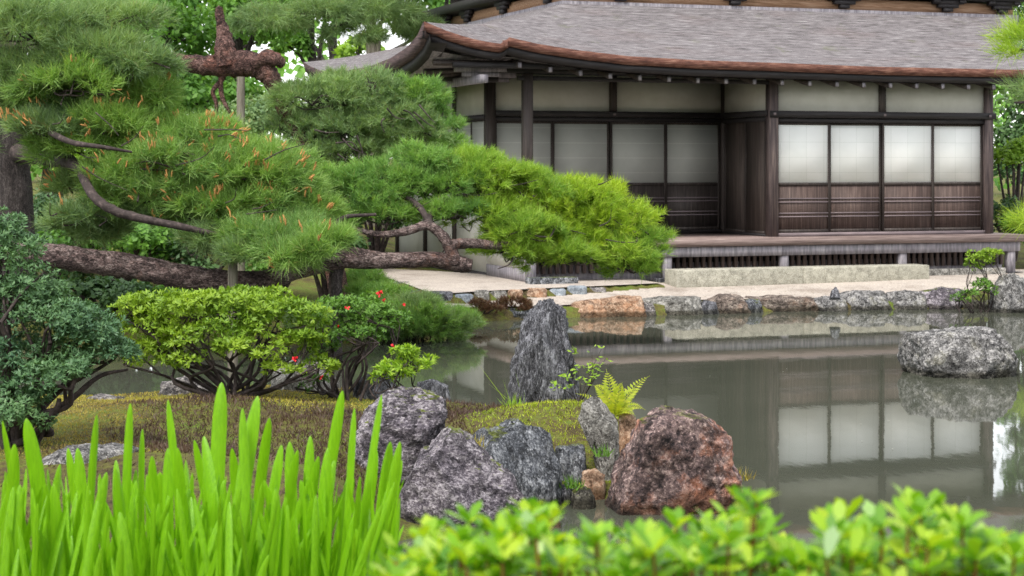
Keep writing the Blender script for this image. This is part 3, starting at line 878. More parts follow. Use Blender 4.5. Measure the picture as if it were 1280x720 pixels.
rock('boulder', [(712, 640), (716, 615), (732, 608), (746, 618), (748, 640)], 11.1, ROCK_MOSS, 'small mossy stone low in the gap beside the red boulder', .9, 23, .06, 4)
rock('boulder', [(725, 612), (728, 592), (745, 586), (758, 596), (758, 616)], 11.4, ROCK_TAN, 'small reddish stone above the mossy stone in the gap', .9, 25, .06, 4)
rock('boulder', [(650, 670), (655, 645), (680, 636), (700, 650), (704, 676)], 10.5, ROCK_TAN, 'low reddish stone at the foot of the blue grey boulder', .9, 27, .06, 4)
rock('boulder', [(1139, 470), (1142, 436), (1154, 421), (1185, 415), (1232, 411), (1256, 412), (1268, 428), (1282, 455), (1284, 474), (1200, 478)], 17.9, ROCK_LICHEN,
     'lichen covered boulder standing alone in the pond water on the right', .8, 31, .06, 10, 6, push=.8)
rock('boulder', [(36, 612), (48, 575), (75, 562), (130, 558), (168, 566), (172, 608)], 10.8, ROCK_LICHEN, 'low grey rock half hidden behind the left iris leaves', .9, 33, .05, 8, 5)
rock('boulder', [(330, 510), (340, 470), (365, 450), (400, 455), (424, 480), (426, 512)], 14.3, ROCK_PALE, 'pale grey rock on the shore behind the azalea stems', .8, 35, .06, 8, 5)
rock('boulder', [(190, 512), (200, 480), (230, 470), (262, 484), (272, 512)], 14.4, ROCK_BANK, 'grey shore rock seen through the stems of the big azalea', .8, 36, .06, 8, 5)
rock('boulder', [(438, 500), (445, 476), (470, 466), (492, 476), (500, 500)], 14.0, ROCK_DARK, 'dark low rock at the roots of the red flowered azalea', .8, 37, .06, 6, 5)
rock('boulder', [(90, 510), (100, 498), (122, 494), (150, 499), (158, 512)], 13.9, ROCK_BANK, 'small brown stone on the moss below the blue green shrub', .9, 38, .06, 6, 4)
rock('boulder', [(556, 560), (562, 545), (580, 540), (598, 548), (604, 566)], 11.6, ROCK_BANK, 'small brown grey stone tucked behind the pointed boulder', .9, 28, .05, 6)
rock('boulder', [(505, 612), (512, 590), (530, 582), (548, 592), (552, 616)], 11.1, ROCK_MOSS, 'mossy stone between the flat and the pointed purple boulders', .9, 29, .05, 6)
rock('boulder', [(690, 640), (696, 612), (712, 602), (722, 612), (724, 642)], 11.2, ROCK_DARK, 'dark wet stone in the gap right of the blue grey boulder', .9, 30, .05, 6)
# far bank stones (outline boxes, left to right)
bank = [
    ((586, 406), (588, 392), (604, 386), (622, 390), (624, 406), ROCK_BANK, 'small bank stone at the left end beside the creeping juniper'),
    ((618, 404), (620, 386), (640, 383), (664, 385), (668, 404), ROCK_BLUE, 'blue grey square bank stone below the larger brown mound'),
    ((702, 400), (708, 382), (728, 374), (752, 372), (768, 398), ROCK_TAN, 'orange rounded bank stone just right of the standing rock'),
    ((748, 398), (754, 372), (775, 367), (800, 368), (809, 396), ROCK_TAN, 'tan bank stone with brown streaks beside the orange one'),
    ((804, 397), (806, 376), (830, 369), (872, 369), (888, 394), ROCK_PALE, 'pale flat topped bank stone left of the knobbly dark one'),
    ((880, 396), (886, 376), (904, 365), (926, 366), (944, 394), ROCK_WARM, 'knobbly dark bank stone in the middle of the far shore'),
    ((938, 394), (944, 370), (975, 368), (1015, 370), (1030, 392), ROCK_WARM, 'wide dark bank stone below the left granite block'),
    ((1012, 392), (1022, 372), (1040, 368), (1058, 372), (1064, 391), ROCK_LICHEN, 'pale striped bank stone with moss in front of pointed stone'),
    ((1052, 390), (1058, 366), (1078, 361), (1108, 362), (1120, 389), ROCK_LICHEN, 'grey green bank stone below the right granite block end'),
    ((1110, 389), (1116, 364), (1136, 360), (1156, 362), (1162, 388), ROCK_LICHEN, 'grey upright bank stone between the green and violet ones'),
    ((1154, 388), (1160, 362), (1184, 355), (1208, 358), (1220, 388), ROCK_PURPLE, 'violet dark bank stone beside the mossy shrub'),
    ((1196, 390), (1204, 368), (1220, 362), (1238, 366), (1248, 390), ROCK_MOSS, 'mossy low bank stone under the little round shrub'),
]
for k, (*ol, m, lb) in enumerate(bank):
    xm = sum(p[0] for p in ol) / len(ol)
    yb = max(p[1] for p in ol)
    ol = [(xm + (p[0] - xm) * 1.14, yb - (yb - p[1]) * .86) for p in ol]
    wl_ = np.interp((ol[0][0] + ol[-1][0]) / 2, [600, 700, 800, 950, 1050, 1150, 1250], [401, 398, 396, 391, 389, 387, 386])
    Yb = EYE * F / (wl_ - HOR)
    rock('bank_stone', ol, Yb + .02, m, lb, 1.0, 40 + k, .055, 8, 5, (1, 1, 1.3), 2.6, 'stone', 'stones lining the far bank', sink=.12, push=.85)
rock('bank_stone', [(1240, 394), (1244, 365), (1256, 345), (1270, 341), (1288, 352), (1300, 394)], 25.9, ROCK_LICHEN, 'tall pale lichen stone at the right end of the far bank', .8, 60, .06, 8, 5, (1.4, 1.4, .7), 2.4, 'stone', 'stones lining the far bank', push=.6)
for k, (x, lb) in enumerate([(694, 'small wedge stone left of the orange bank stone'), (808, 'small wedge stone between the tan and the pale bank stones'), (886, 'small wedge stone between the pale and the knobbly bank stones'),
                             (942, 'small wedge stone between the knobbly and the wide dark bank stones'), (672, 'small grey stone behind the standing rock at the water'), (1256, 'small dark stone left of the tall lichen stone')]):
    yw = np.interp(x, [600, 700, 800, 950, 1050, 1150, 1250], [401, 398, 396, 391, 389, 387, 386])
    rock('bank_stone', [(x - 16, yw + 4), (x - 14, yw - 11), (x - 4, yw - 17), (x + 9, yw - 15), (x + 17, yw + 4)], EYE * F / (yw - HOR) + .05, [ROCK_BANK, ROCK_BANK, ROCK_DARK, ROCK_BLUE, ROCK_BLUE, ROCK_DARK][k], lb, 1.0, 90 + k, .06, 5, 4, cat='stone', group='stones lining the far bank', sink=.1, push=.9)
rock('bank_stone', [(1038, 374), (1041, 364), (1046, 359), (1050, 365), (1052, 374)], 25.7, ROCK_DARK, 'little pointed dark stone on the bank edge', .9, 61, .06, 5, 4, cat='stone', group='stones lining the far bank', sink=.02, push=1.5)
for k, (x0, x1, y) in enumerate([(1300, 1380, 380), (1380, 1470, 378)]):
    pass
edge = [(470, 490, 360, ROCK_DARK, 'dark edging stone at the far left start of the gravel terrace'), (488, 514, 365, ROCK_BANK, 'brown grey edging stone behind the bright low juniper'), (512, 536, 368, ROCK_DARK, 'dark edging stone behind the spreading juniper'), (532, 567, 366, ROCK_DARK, 'dark edging stone at the corner of the gravel terrace'), (566, 592, 365, BLUESLATE, 'slate blue edging stone at the terrace corner'),
        (592, 612, 363.5, ROCK_PALE, 'pale edging stone right of the slate blue one'), (612, 634, 362.5, ROCK_PALE, 'pale edging stone in the middle of the row below the pine branch end'),
        (634, 654, 361.5, ROCK_TAN, 'tan edging stone left of the orange one'), (655, 684, 359.5, ROCK_TAN, 'tall orange edging stone left of the blue slabs'),
        (685, 708, 357, BLUESLATE, 'first flat blue edging slab beside the orange stone'), (708, 734, 355.5, BLUESLATE, 'middle flat blue edging slab under the pine foliage'),
        (734, 758, 354.5, ROCK_BANK, 'brown edging slab at the right end of the row')]
for k, (x0, x1, y, m, lb) in enumerate(edge):
    Yb = float(np.interp((x0 + x1) / 2, UFX, UFY)) - .08
    y0, y1 = HOR + (EYE - .15) * F / Yb, HOR + (EYE - (.322 + .02 * math.sin(k * 2.7))) * F / Yb
    rock('edging_stone', [(x0, y0), (x0, y1 + 2), (x0 + 3, y1), (x1 - 3, y1), (x1, y1 + 2), (x1, y0)], Yb, m, lb, .8, 70 + k, .03, 3, 4, cat='stone', group='edging stones of the gravel terrace', sink=.05, sq=.35)

# ------------------------------------------------------------------ foliage builders
def clumps(c, r, k, rnd, flat=.6, shell=.75):
    d = unit(rnd.normal(size=(k, 3)))
    d[:, 2] = np.where(d[:, 2] < -.45, -d[:, 2] * .6, d[:, 2])
    q = shell + (1 - shell) * rnd.random((k, 1))
    return c + d * q * r, d

def pine_pad(bf, c, r, ntuft, rnd, L=.11, W=.005, per=24, k=None, mi=0, up=.55, bias=(0, 0, 0), cones=0, cone_mi=1, twigs=None):
    """a cloud of needle tufts round sub-clumps of an ellipsoid"""
    c, r = np.array(c, float), np.array(r, float)
    ntuft = int(ntuft * 1.45)
    k = k or max(5, int(ntuft / 17))
    cc, cdir = clumps(c, r * .86, k, rnd)
    which = rnd.integers(0, k, ntuft)
    d = unit(rnd.normal(size=(ntuft, 3)) + cdir[which] * .5 + np.array([0, 0, .35]))
    cr = (r.mean() * .50) * np.array([1.35, 1.2, .55])
    tp = cc[which] + d * cr * (.45 + .55 * rnd.random((ntuft, 1)))
    td = unit(d * .75 + cdir[which] * .45 + np.array([0, 0, up]) + np.array(bias) + rnd.normal(size=(ntuft, 3)) * .25)
    ntuft = int(ntuft)
    nn = ntuft * per
    P0 = np.repeat(tp, per, 0) + rnd.normal(size=(nn, 3)) * L * .10 - np.repeat(td, per, 0) * rnd.random((nn, 1)) * L * .5
    D = unit(np.repeat(td, per, 0) + rnd.normal(size=(nn, 3)) * .52)
    bf.needles(P0, D, L * (.5 + .75 * rnd.random(nn)), W, mi)
    if cones:
        cones = int(cones * 1.3)
        cand = np.argsort(tp @ np.array([0, 1, -.5]))[:max(cones, ntuft // 3)]
        ci = rnd.choice(cand, min(cones, len(cand)), replace=False)
        for i in ci:
            for _ in range(rnd.integers(2, 5)):
                dd = unit(td[i] + rnd.normal(size=3) * .35 + np.array([0, 0, .6]))
                p = tp[i] + td[i] * L * .5 + rnd.normal(size=3) * .025
                bf.tube([p, p + dd * .035, p + dd * .07], [.007, .009, .004], 5, sub=1, mi=cone_mi)
    if twigs is not None:
        for i in range(0, k, 2):
            a = c + np.array([rnd.normal() * r[0] * .35, rnd.normal() * r[1] * .3, -r[2] * .25])
            m = (a + cc[i]) / 2 + rnd.normal(size=3) * r.mean() * .18
            twigs.tube([a, m, cc[i]], [.011, .008, .004], 5, sub=3, cap=False)

def leaf_cloud(bf, c, r, n, rnd, L, W, k=None, mi=0, cr=.40, up=.6, spread=.9, whorl=0):
    c, r = np.array(c, float), np.array(r, float)
    k = k or max(6, n // 160)
    cc, cdir = clumps(c, r * .84, k, rnd, shell=.55)
    if whorl:
        nt = n // whorl
        which = rnd.integers(0, k, nt)
        d = unit(rnd.normal(size=(nt, 3)) + cdir[which] * .6 + np.array([0, 0, .4]))
        tp = cc[which] + d * r.mean() * cr * np.array([1.2, 1.2, .6]) * (.5 + .5 * rnd.random((nt, 1)))
        ax = unit(d + np.array([0, 0, up]) + rnd.normal(size=(nt, 3)) * .3)
        P0 = np.repeat(tp, whorl, 0); A = np.repeat(ax, whorl, 0)
        side = unit(np.cross(A, rnd.normal(size=A.shape)))
        D = unit(side * spread + A * .55)
        bf.leaves(P0 + rnd.normal(size=P0.shape) * L * .08, D, A + rnd.normal(size=A.shape) * .15, L * (.7 + .5 * rnd.random(len(P0))), W, .2, mi)
    else:
        which = rnd.integers(0, k, n)
        d = unit(rnd.normal(size=(n, 3)) + cdir[which] * .5 + np.array([0, 0, .25]))
        tp = cc[which] + d * r.mean() * cr * np.array([1.15, 1.15, .75]) * (.35 + .65 * rnd.random((n, 1)))
        N = unit(d + np.array([0, 0, up]) + rnd.normal(size=(n, 3)) * .5)
        D = unit(np.cross(N, rnd.normal(size=(n, 3))) + rnd.normal(size=(n, 3)) * .2)
        bf.leaves(tp, D, N, L * (.65 + .6 * rnd.random(n)), W, .15, mi)
    return cc

def px_pad(x, y, rx, ry, Y, dy=None):
    return P(x, y, Y), np.array([rx / F * Y, dy if dy else (rx + ry) / 2 / F * Y * .9, ry / F * Y])

# ------------------------------------------------------------------ far wood and background trees
rnd = np.random.default_rng(5)
bf = Buf()
n = 16000
X = rnd.uniform(-60, 60, n); Yw = 78 + rnd.normal(size=n) * 3
Zw = 1.0 + rnd.random(n) ** .8 * (5.6 + 1.2 * np.sin(X * .5) + 0.8 * np.sin(X * 1.3))
Dr = rnd.normal(size=(n, 3)); Nn = unit(rnd.normal(size=(n, 3)) + np.array([0, -.8, .6]))
bf.leaves(np.stack([X, Yw, Zw], -1), unit(np.cross(Nn, Dr)), Nn, .45, .34)
tag(obj('far_wood', bf, L_TREE1), 'dense green wood far behind the garden trees', 'wood', kind='stuff')

n = 9000
a = rnd.uniform(-1.9, 1.9, n)
rr = 15 + rnd.normal(size=n) * 1.6
Zb = .5 + rnd.random(n) ** .8 * (10.5 + 1.5 * np.sin(a * 7))
Nn = unit(rnd.normal(size=(n, 3)) + np.array([0, .6, .6]))
bf = Buf().leaves(np.stack([np.sin(a) * rr * 1.2, -2 - np.cos(a) * rr, Zb], -1), unit(np.cross(Nn, rnd.normal(size=(n, 3)))), Nn, .9, .6)
tag(obj('sky_blocking_wood', bf, L_TREE3), 'unseen green wood behind the camera, added to block low sky light', 'wood', kind='stuff')  # out-of-view trees added to cut low sky light and darken the recess

def tree(name, x, Y, base_r, pads, m, label, L=.16, W=.09, dens=1.0, seed=0, cat='tree', bark=BARKD, group='trees behind the garden', lean=0, trunk_top=None):
    """pads: (px, py, rx, ry, n); trunk stands at pixel column x, depth Y"""
    rnd = np.random.default_rng(100 + seed)
    X0 = (x - 640) / F * Y
    zb = gz(X0, Y)
    t = thing(name, (X0, Y, zb), label, cat, group)
    top = min(p[1] for p in pads)
    zt = P(x, top, Y)[2] if trunk_top is None else trunk_top
    tb = Buf()
    pts = [(X0, Y, zb - .1), (X0 + lean * .3 + .1, Y, zb + (zt - zb) * .35), (X0 + lean * .7 - .1, Y + .1, zb + (zt - zb) * .7), (X0 + lean, Y, zt)]
    tb.tube(pts, [base_r, base_r * .8, base_r * .5, base_r * .15], 9, .12)
    fb = Buf()
    for (px, py, rx, ry, n_) in pads:
        c, r = px_pad(px, py, rx, ry, Y)
        a = np.array(pts[1]) * .5 + np.array(pts[2]) * .5
        if c[2] < a[2]: a = np.array(pts[1])
        tb.tube([a, (a + c) / 2 + np.array([0, 0, .2]), c], [base_r * .35, base_r * .22, base_r * .1], 6, .1, cap=False)
        cc = leaf_cloud(fb, c, r, int(n_ * dens), rnd, L, W)
        for q in cc[::4]:
            tb.tube([c, (c + q) / 2, q], [base_r * .12, base_r * .08, base_r * .04], 5, cap=False, sub=1)
    obj('trunk', tb, bark, t, smooth=True)
    obj('crown', fb, m, t)
    return t

tree('evergreen_tree', 60, 34, .25, [(60, 60, 150, 100, 5200), (20, 180, 110, 90, 3500), (140, 170, 90, 70, 2600), (-120, 60, 130, 140, 2500)], L_TREE1, 'dark green tree behind the long needled pine at the left edge', seed=1)
tree('evergreen_tree', 205, 37, .25, [(190, 50, 110, 80, 4200), (170, 150, 90, 70, 2600), (250, 130, 80, 60, 2300), (215, -60, 120, 90, 2500)], L_TREE1, 'leafy mid green tree above the cut pine log', seed=2)
tree('evergreen_tree', 300, 40, .22, [(300, 40, 80, 60, 2800), (335, 10, 70, 50, 2200), (285, 130, 55, 50, 1600), (300, -70, 110, 80, 2400)], L_TREE1, 'green tree standing behind the upright stub of the cut pine', seed=3)
tree('evergreen_tree', 393, 45, .2, [(385, 25, 55, 40, 1800), (360, 58, 38, 18, 800), (420, -40, 90, 60, 2000), (338, 160, 60, 40, 1500)], L_TREE1, 'tall tree with a thin bare trunk showing above the roof end', seed=4)
tree('evergreen_tree', 469, 42, .26, [(478, 18, 60, 26, 1700), (520, 45, 36, 38, 1300), (450, -50, 110, 60, 2200)], L_GREY, 'tree with a thick grey trunk behind the end of the temple roof', seed=5, bark=POLE)
tree('evergreen_tree', 250, 52, .3, [(240, 15, 130, 70, 4200), (120, -40, 120, 60, 2500), (330, 50, 50, 22, 900), (250, 110, 70, 50, 1600)], L_TREE1, 'large leafy tree filling the top edge above the cut pine', seed=21, L=.22, W=.13)
tree('evergreen_tree', 420, 60, .3, [(400, -5, 90, 50, 2600), (500, 0, 90, 55, 2600), (380, 40, 40, 24, 800), (560, 30, 60, 60, 1800)], L_TREE1, 'farthest leafy tree above the tail of the temple roof', seed=22, L=.26, W=.15)
tree('broadleaf_tree', 448, 56, .16, [(445, 62, 38, 26, 900), (425, 88, 30, 14, 420), (490, 78, 22, 20, 420)], L_TREE2, 'pale bright green sunlit tree far behind the bare trunks', seed=6, L=.22, W=.14)
tree('evergreen_tree', 560, 44, .22, [(545, 40, 40, 50, 1500), (580, -20, 70, 50, 1500)], L_TREE1, 'green tree just left of the temple roof corner', seed=7)
for k, (x, y, rx, ry, Y, n_, m, lb) in enumerate([
        (70, 290, 90, 60, 25.5, 3800, L_TREE3, 'dark clipped shrub behind the left trunk of the long needled pine'),
        (190, 262, 80, 70, 27.0, 3800, L_TREE3, 'dark green shrub in the gap above the horizontal trunk'),
        (285, 250, 80, 75, 29.0, 3600, L_TREE1, 'green shrub behind the wooden prop pole'),
        (390, 260, 70, 85, 30.0, 3600, L_TREE3, 'deep green shrub behind the middle of the leaning pine'),
        (470, 262, 50, 50, 31.5, 2200, L_TREE3, 'shaded shrub beside the white side wall of the temple'),
        (330, 160, 70, 60, 32.0, 3400, L_GREY, 'grey green shrub behind the cut pine prop'),
        (440, 160, 80, 70, 33.0, 3400, L_GREY, 'grey green bush behind the upper pine foliage'),
        (130, 372, 70, 26, 21.8, 1800, L_TREE3, 'low dark shrub on the far bank under the horizontal trunk'),
        (260, 378, 90, 24, 21.9, 2200, L_TREE1, 'low green shrub behind the big azalea on the far bank'),
        (40, 335, 100, 55, 24.2, 2800, L_TREE3, 'dark low shrub left of the pine trunk base'),
        (150, 312, 90, 55, 24.0, 3200, L_TREE1, 'mid green shrub right behind the bare length of the trunk'),
        (250, 318, 80, 50, 24.4, 2800, L_TREE3, 'dark shrub behind the prop pole and trunk'),
        (345, 318, 70, 50, 23.8, 2600, L_TREE1, 'green shrub behind the fork of the horizontal trunk'),
        (412, 318, 50, 42, 22.4, 2000, L_TREE3, 'dark shrub hiding the foot of the gnarled pine'),
        (150, 215, 110, 70, 31.0, 3600, L_TREE2, 'light yellow green shrub seen between the pine sprays'),
        (300, 215, 80, 60, 30.5, 2600, L_TREE1, 'green shrub behind the long needles and orange cones'),
        (-70, 330, 90, 90, 22.5, 2600, L_TREE3, 'dark shrub at the left picture edge across the water')]):
    rnd = np.random.default_rng(200 + k)
    c, r = px_pad(x, y, rx, ry, Y)
    zb = gz(c[0], c[1])
    t = thing('garden_shrub', (c[0], c[1], zb), lb, 'shrub', 'shrubs on the far bank')
    fb, tb = Buf(), Buf()
    cc = leaf_cloud(fb, c, r, n_, rnd, .095, .05)
    for q in cc[:9]:
        tb.tube([(c[0], c[1], zb - .05), (np.array([c[0], c[1], zb]) + q) / 2, q], [.045, .03, .012], 6, .1, cap=False)
    obj('stems', tb, BARKG, t); obj('foliage', fb, m, t)

tree('evergreen_tree', 1300, 46, .3, [(1285, 20, 36, 70, 1800), (1300, -70, 60, 70, 2200), (1275, 110, 30, 50, 1200)], L_TREE1, 'tall green tree rising behind the right end of the roof', seed=31, L=.2, W=.12)
# right hand side behind the hall
tree('evergreen_tree', 1320, 40, .25, [(1330, 130, 80, 110, 3600), (1290, 200, 50, 70, 1600), (1300, 30, 60, 40, 1200)], L_TREE3, 'dark tree at the right edge behind the temple', seed=11)
for k, (x, y, rx, ry, Y, n_, m, lb) in enumerate([
        (1268, 205, 34, 45, 34.5, 1500, L_TREE2, 'yellow green shrub right beside the temple corner post'),
        (1262, 275, 34, 40, 33.5, 1600, L_TREE3, 'dark shrub low beside the temple corner post'),
        (1300, 290, 45, 50, 32.5, 1800, L_TREE1, 'green shrub at the right edge above the tall lichen stone')]):
    rnd = np.random.default_rng(240 + k)
    c, r = px_pad(x, y, rx, ry, Y)
    zb = gz(c[0], c[1])
    t = thing('garden_shrub', (c[0], c[1], zb), lb, 'shrub', 'shrubs beside the temple')
    fb, tb = Buf(), Buf()
    cc = leaf_cloud(fb, c, r, n_, rnd, .10, .055)
    for q in cc[:9]:
        tb.tube([(c[0], c[1], zb - .05), (np.array([c[0], c[1], zb]) + q) / 2, q], [.045, .03, .012], 6, .1, cap=False)
    obj('stems', tb, BARKG, t); obj('foliage', fb, m, t)

# ------------------------------------------------------------------ pines
def path(pts):
    return np.array([P(x, y, Y) for x, y, Y in pts])

def branch(t, pts, rads, m=BARKG, name='branch', seg=9, rough=.16, sub=6):
    return obj(name, Buf().tube(path(pts), rads, seg, rough, sub), m, t, smooth=True)

# A: the leaning pine with the long horizontal trunk
pA = thing('leaning_pine', (*P(-140, 400, 18.6)[:2], gz(*P(-140, 400, 18.6)[:2])), 'old pine whose thick trunk lies horizontal over the garden and ends in bright lime foliage', 'pine tree')
branch(pA, [(-200, 420, 18.4), (-110, 350, 18.5), (-30, 318, 18.7), (60, 320, 18.8), (110, 326, 18.9), (160, 332, 19.0), (205, 341, 19.0), (250, 349, 19.1), (320, 352, 19.2), (375, 336, 19.3), (425, 322, 19.4),
            (480, 326, 19.5), (540, 324, 19.6), (575, 330, 19.7), (590, 332, 19.7)],
       [.18, .15, .14, .128, .124, .126, .130, .122, .11, .10, .125, .088, .084, .095, .065], BARKP, 'trunk', 16, .13, 7)
branch(pA, [(568, 328, 19.65), (560, 306, 19.6), (548, 290, 19.6), (532, 282, 19.6), (505, 290, 19.5), (470, 293, 19.5), (440, 284, 19.4)], [.085, .065, .055, .05, .045, .035, .02], BARKP)
branch(pA, [(560, 306, 19.6), (590, 304, 19.7), (625, 307, 19.9), (660, 298, 20.2), (700, 290, 20.6), (745, 285, 20.8)], [.06, .055, .045, .035, .025, .015], BARKP)
branch(pA, [(532, 282, 19.6), (545, 262, 19.9), (580, 246, 20.2), (640, 240, 20.6), (700, 258, 20.8)], [.045, .04, .035, .025, .015], BARKG)
branch(pA, [(540, 284, 19.6), (520, 255, 19.8), (480, 235, 20.0), (430, 225, 20.2)], [.04, .035, .03, .02], BARKG)
branch(pA, [(425, 312, 19.4), (415, 290, 19.3), (430, 272, 19.3), (470, 268, 19.4)], [.04, .035, .025, .015], BARKG)
branch(pA, [(625, 307, 19.9), (640, 318, 19.95), (637, 330, 19.9), (622, 336, 19.85)], [.016, .012, .009, .005], BARKG)
rnd = np.random.default_rng(31)
tw = Buf()
for (x, y, rx, ry, Y, nt) in [(760, 282, 62, 40, 20.9, 420), (700, 262, 70, 42, 20.7, 470), (655, 240, 55, 32, 20.5, 330), (795, 305, 34, 36, 21.0, 260), (735, 240, 40, 20, 20.9, 170), (745, 318, 66, 28, 20.6, 330), (785, 330, 36, 24, 20.7, 200), (690, 300, 60, 28, 20.5, 280), (600, 205, 36, 20, 20.4, 150), (630, 225, 50, 24, 20.4, 220)]:
    bf = Buf(); c, r = px_pad(x, y, rx, ry, Y)
    pine_pad(bf, c, r, nt, rnd, .105, .0075, 22, twigs=tw)
    obj('foliage', bf, L_MIX if x < 670 or y > 300 else L_LIME, pA)
for (x, y, rx, ry, Y, nt) in [(590, 225, 55, 36, 20.3, 330), (540, 238, 60, 36, 20.2, 340), (480, 232, 64, 34, 20.1, 340), (425, 232, 55, 34, 20.1, 300), (610, 268, 55, 26, 20.2, 260), (655, 290, 55, 24, 20.1, 260), (560, 268, 50, 20, 20.0, 190), (480, 270, 55, 20, 19.9, 190), (690, 318, 50, 18, 20.2, 170), (405, 275, 40, 24, 19.7, 160), (640, 312, 50, 16, 20.1, 170), (700, 325, 50, 16, 20.3, 180), (440, 252, 60, 30, 19.9, 260), (380, 240, 45, 30, 20.0, 200), (520, 205, 50, 26, 20.2, 220)]:
    bf = Buf(); c, r = px_pad(x, y, rx, ry, Y)
    pine_pad(bf, c, r, nt, rnd, .105, .0075, 22, twigs=tw)
    obj('foliage', bf, L_MIX if x > 580 else L_MID, pA)
for k in range(16):
    x, y = rnd.uniform(440, 770), rnd.uniform(225, 320)
    a = P(x, y, 19.75 + (x - 440) / 330 * .55); d = np.array([rnd.uniform(-.1, .45), 0, rnd.normal() * .10])
    tw.tube([a, a + d * .5 + rnd.normal(size=3) * .035, a + d + np.array([0, -.08, .05])], [.008, .006, .003], 5, sub=3, cap=False)
tag(obj('twigs', tw, BARKG, pA), kind='stuff')
def pole(name, x, y0, y1, Y, r, label, m=POLE, tilt=0):
    a = P(x, y0, Y); gx = a[0]; zb = gz(a[0], a[1])
    o = obj(name, Buf().tube([(a[0] + tilt, a[1], zb - .2), (a[0] + tilt * .5, a[1], (zb + a[2]) / 2), a], [r * 1.05, r, r * .95], 10, .04), m, loc=(a[0], a[1], zb), smooth=True)
    return tag(o, label, 'prop')
pole('support_pole', 291, 302, 0, 18.85, .052, 'round wooden prop pole standing in front of the horizontal pine trunk')
pole('support_pole', 421, 336, 0, 19.4, .06, 'short dark prop under the fork of the horizontal pine trunk', BARKD)
pole('support_pole', 301, 96, 0, 23.0, .055, 'tall wooden prop pole holding up the gnarled cut pine log')

# B: the gnarled cut pine above
YB = 23.2
pB = thing('gnarled_pine', (*P(425, 400, YB)[:2], gz(*P(425, 400, YB)[:2])), 'gnarled reddish pine with a cut horizontal log and dark grey green foliage', 'pine tree')
branch(pB, [(425, 410, YB), (415, 330, YB), (400, 245, YB), (385, 195, YB), (372, 165, YB), (356, 140, YB), (343, 108, YB), (334, 92, YB), (318, 82, YB), (296, 80, YB), (270, 82, YB), (240, 80, YB), (212, 74, YB), (193, 69, YB)],
       [.17, .15, .13, .085, .08, .085, .10, .14, .16, .17, .14, .115, .085, .045], BARKR, 'trunk', 14, .2, 6)
branch(pB, [(284, 82, YB - .05), (281, 62, YB - .05), (280, 44, YB), (276, 28, YB), (274, 14, YB), (276, 8, YB)], [.15, .14, .10, .06, .055, .03], BARKR, rough=.25)
branch(pB, [(318, 80, YB - .1), (333, 72, YB - .15), (348, 76, YB - .15), (352, 82, YB - .1)], [.10, .10, .08, .05], BARKR, rough=.25)
branch(pB, [(330, 80, YB - .12), (338, 96, YB - .1), (345, 116, YB - .05)], [.08, .085, .07], BARKR, rough=.2)
branch(pB, [(282, 88, YB), (276, 102, YB), (278, 122, YB), (288, 142, YB)], [.06, .035, .03, .02], BARKR)
branch(pB, [(276, 102, YB), (266, 114, YB), (270, 128, YB), (271, 142, YB)], [.035, .028, .025, .018], BARKR)
branch(pB, [(385, 195, YB), (420, 170, YB + .2), (470, 150, YB + .4), (530, 130, YB + .5)], [.06, .05, .035, .018], BARKG)
branch(pB, [(385, 180, YB), (410, 140, YB), (440, 120, YB + .2)], [.045, .035, .02], BARKG)
branch(pB, [(395, 215, YB), (440, 205, YB + .1), (500, 190, YB + .3), (560, 185, YB + .3)], [.05, .045, .03, .016], BARKG)
rnd = np.random.default_rng(37)
tw = Buf()
for (x, y, rx, ry, Y, nt, m) in [(395, 125, 55, 28, 23.2, 330, L_GREY), (455, 112, 60, 24, 23.4, 330, L_GREY), (470, 145, 70, 34, 23.4, 430, L_GREY), (520, 120, 38, 26, 23.5, 240, L_MID), (545, 148, 26, 28, 23.5, 170, L_MID),
                                 (420, 168, 60, 30, 23.3, 330, L_GREY), (370, 160, 40, 26, 23.3, 200, L_GREY), (510, 172, 55, 26, 23.4, 280, L_GREY), (560, 188, 30, 18, 23.4, 120, L_MID), (440, 195, 60, 20, 23.2, 230, L_GREY), (350, 195, 55, 26, 23.4, 220, L_GREY)]:
    bf = Buf(); c, r = px_pad(x, y, rx, ry, Y)
    pine_pad(bf, c, r, nt, rnd, .11, .008, 20, twigs=tw)
    obj('foliage', bf, m, pB)
for k in range(16):
    x, y = rnd.uniform(370, 540), rnd.uniform(110, 195)
    a = P(x, y, 22.75); d = np.array([rnd.uniform(-.2, .5), 0, -.15 + rnd.normal() * .12])
    tw.tube([a, a + d * .5 + rnd.normal(size=3) * .04, a + d], [.012, .009, .004], 5, sub=3, cap=False)
tag(obj('twigs', tw, BARKG, pB), kind='stuff')

# C: the long needled pine on the left, with orange pollen cones
YC = 16.6
zc = gz(*P(12, 400, YC + .8)[:2])
# it grows on the far side of the narrow water, so the trunk is set back
YT = 21.5
pC = thing('long_needled_pine', (*P(16, 400, YT)[:2], gz(*P(16, 400, YT)[:2])), 'pine at the left edge with long needles and orange pollen cones', 'pine tree')
branch(pC, [(22, 420, YT), (20, 330, YT), (18, 260, YT), (14, 190, YT), (4, 110, YT), (-14, 20, YT), (-30, -80, YT)], [.24, .225, .215, .21, .18, .14, .09], BARKD, 'trunk', 14, .14, 6)
branch(pC, [(14, 190, YT), (50, 196, YT - .6), (86, 202, YT - 1.8), (100, 214, YT - 2.3), (116, 244, YT - 2.7), (140, 262, YT - 2.8), (172, 272, YT - 2.8), (230, 284, YT - 2.8), (300, 300, YT - 2.6)], [.12, .09, .085, .05, .05, .05, .045, .035, .02], BARKG)
branch(pC, [(6, 120, YT), (50, 130, YT - 1), (110, 140, YT - 1.4), (180, 150, YT - 1.8), (250, 170, YT - 2)], [.09, .07, .05, .035, .02], BARKG)
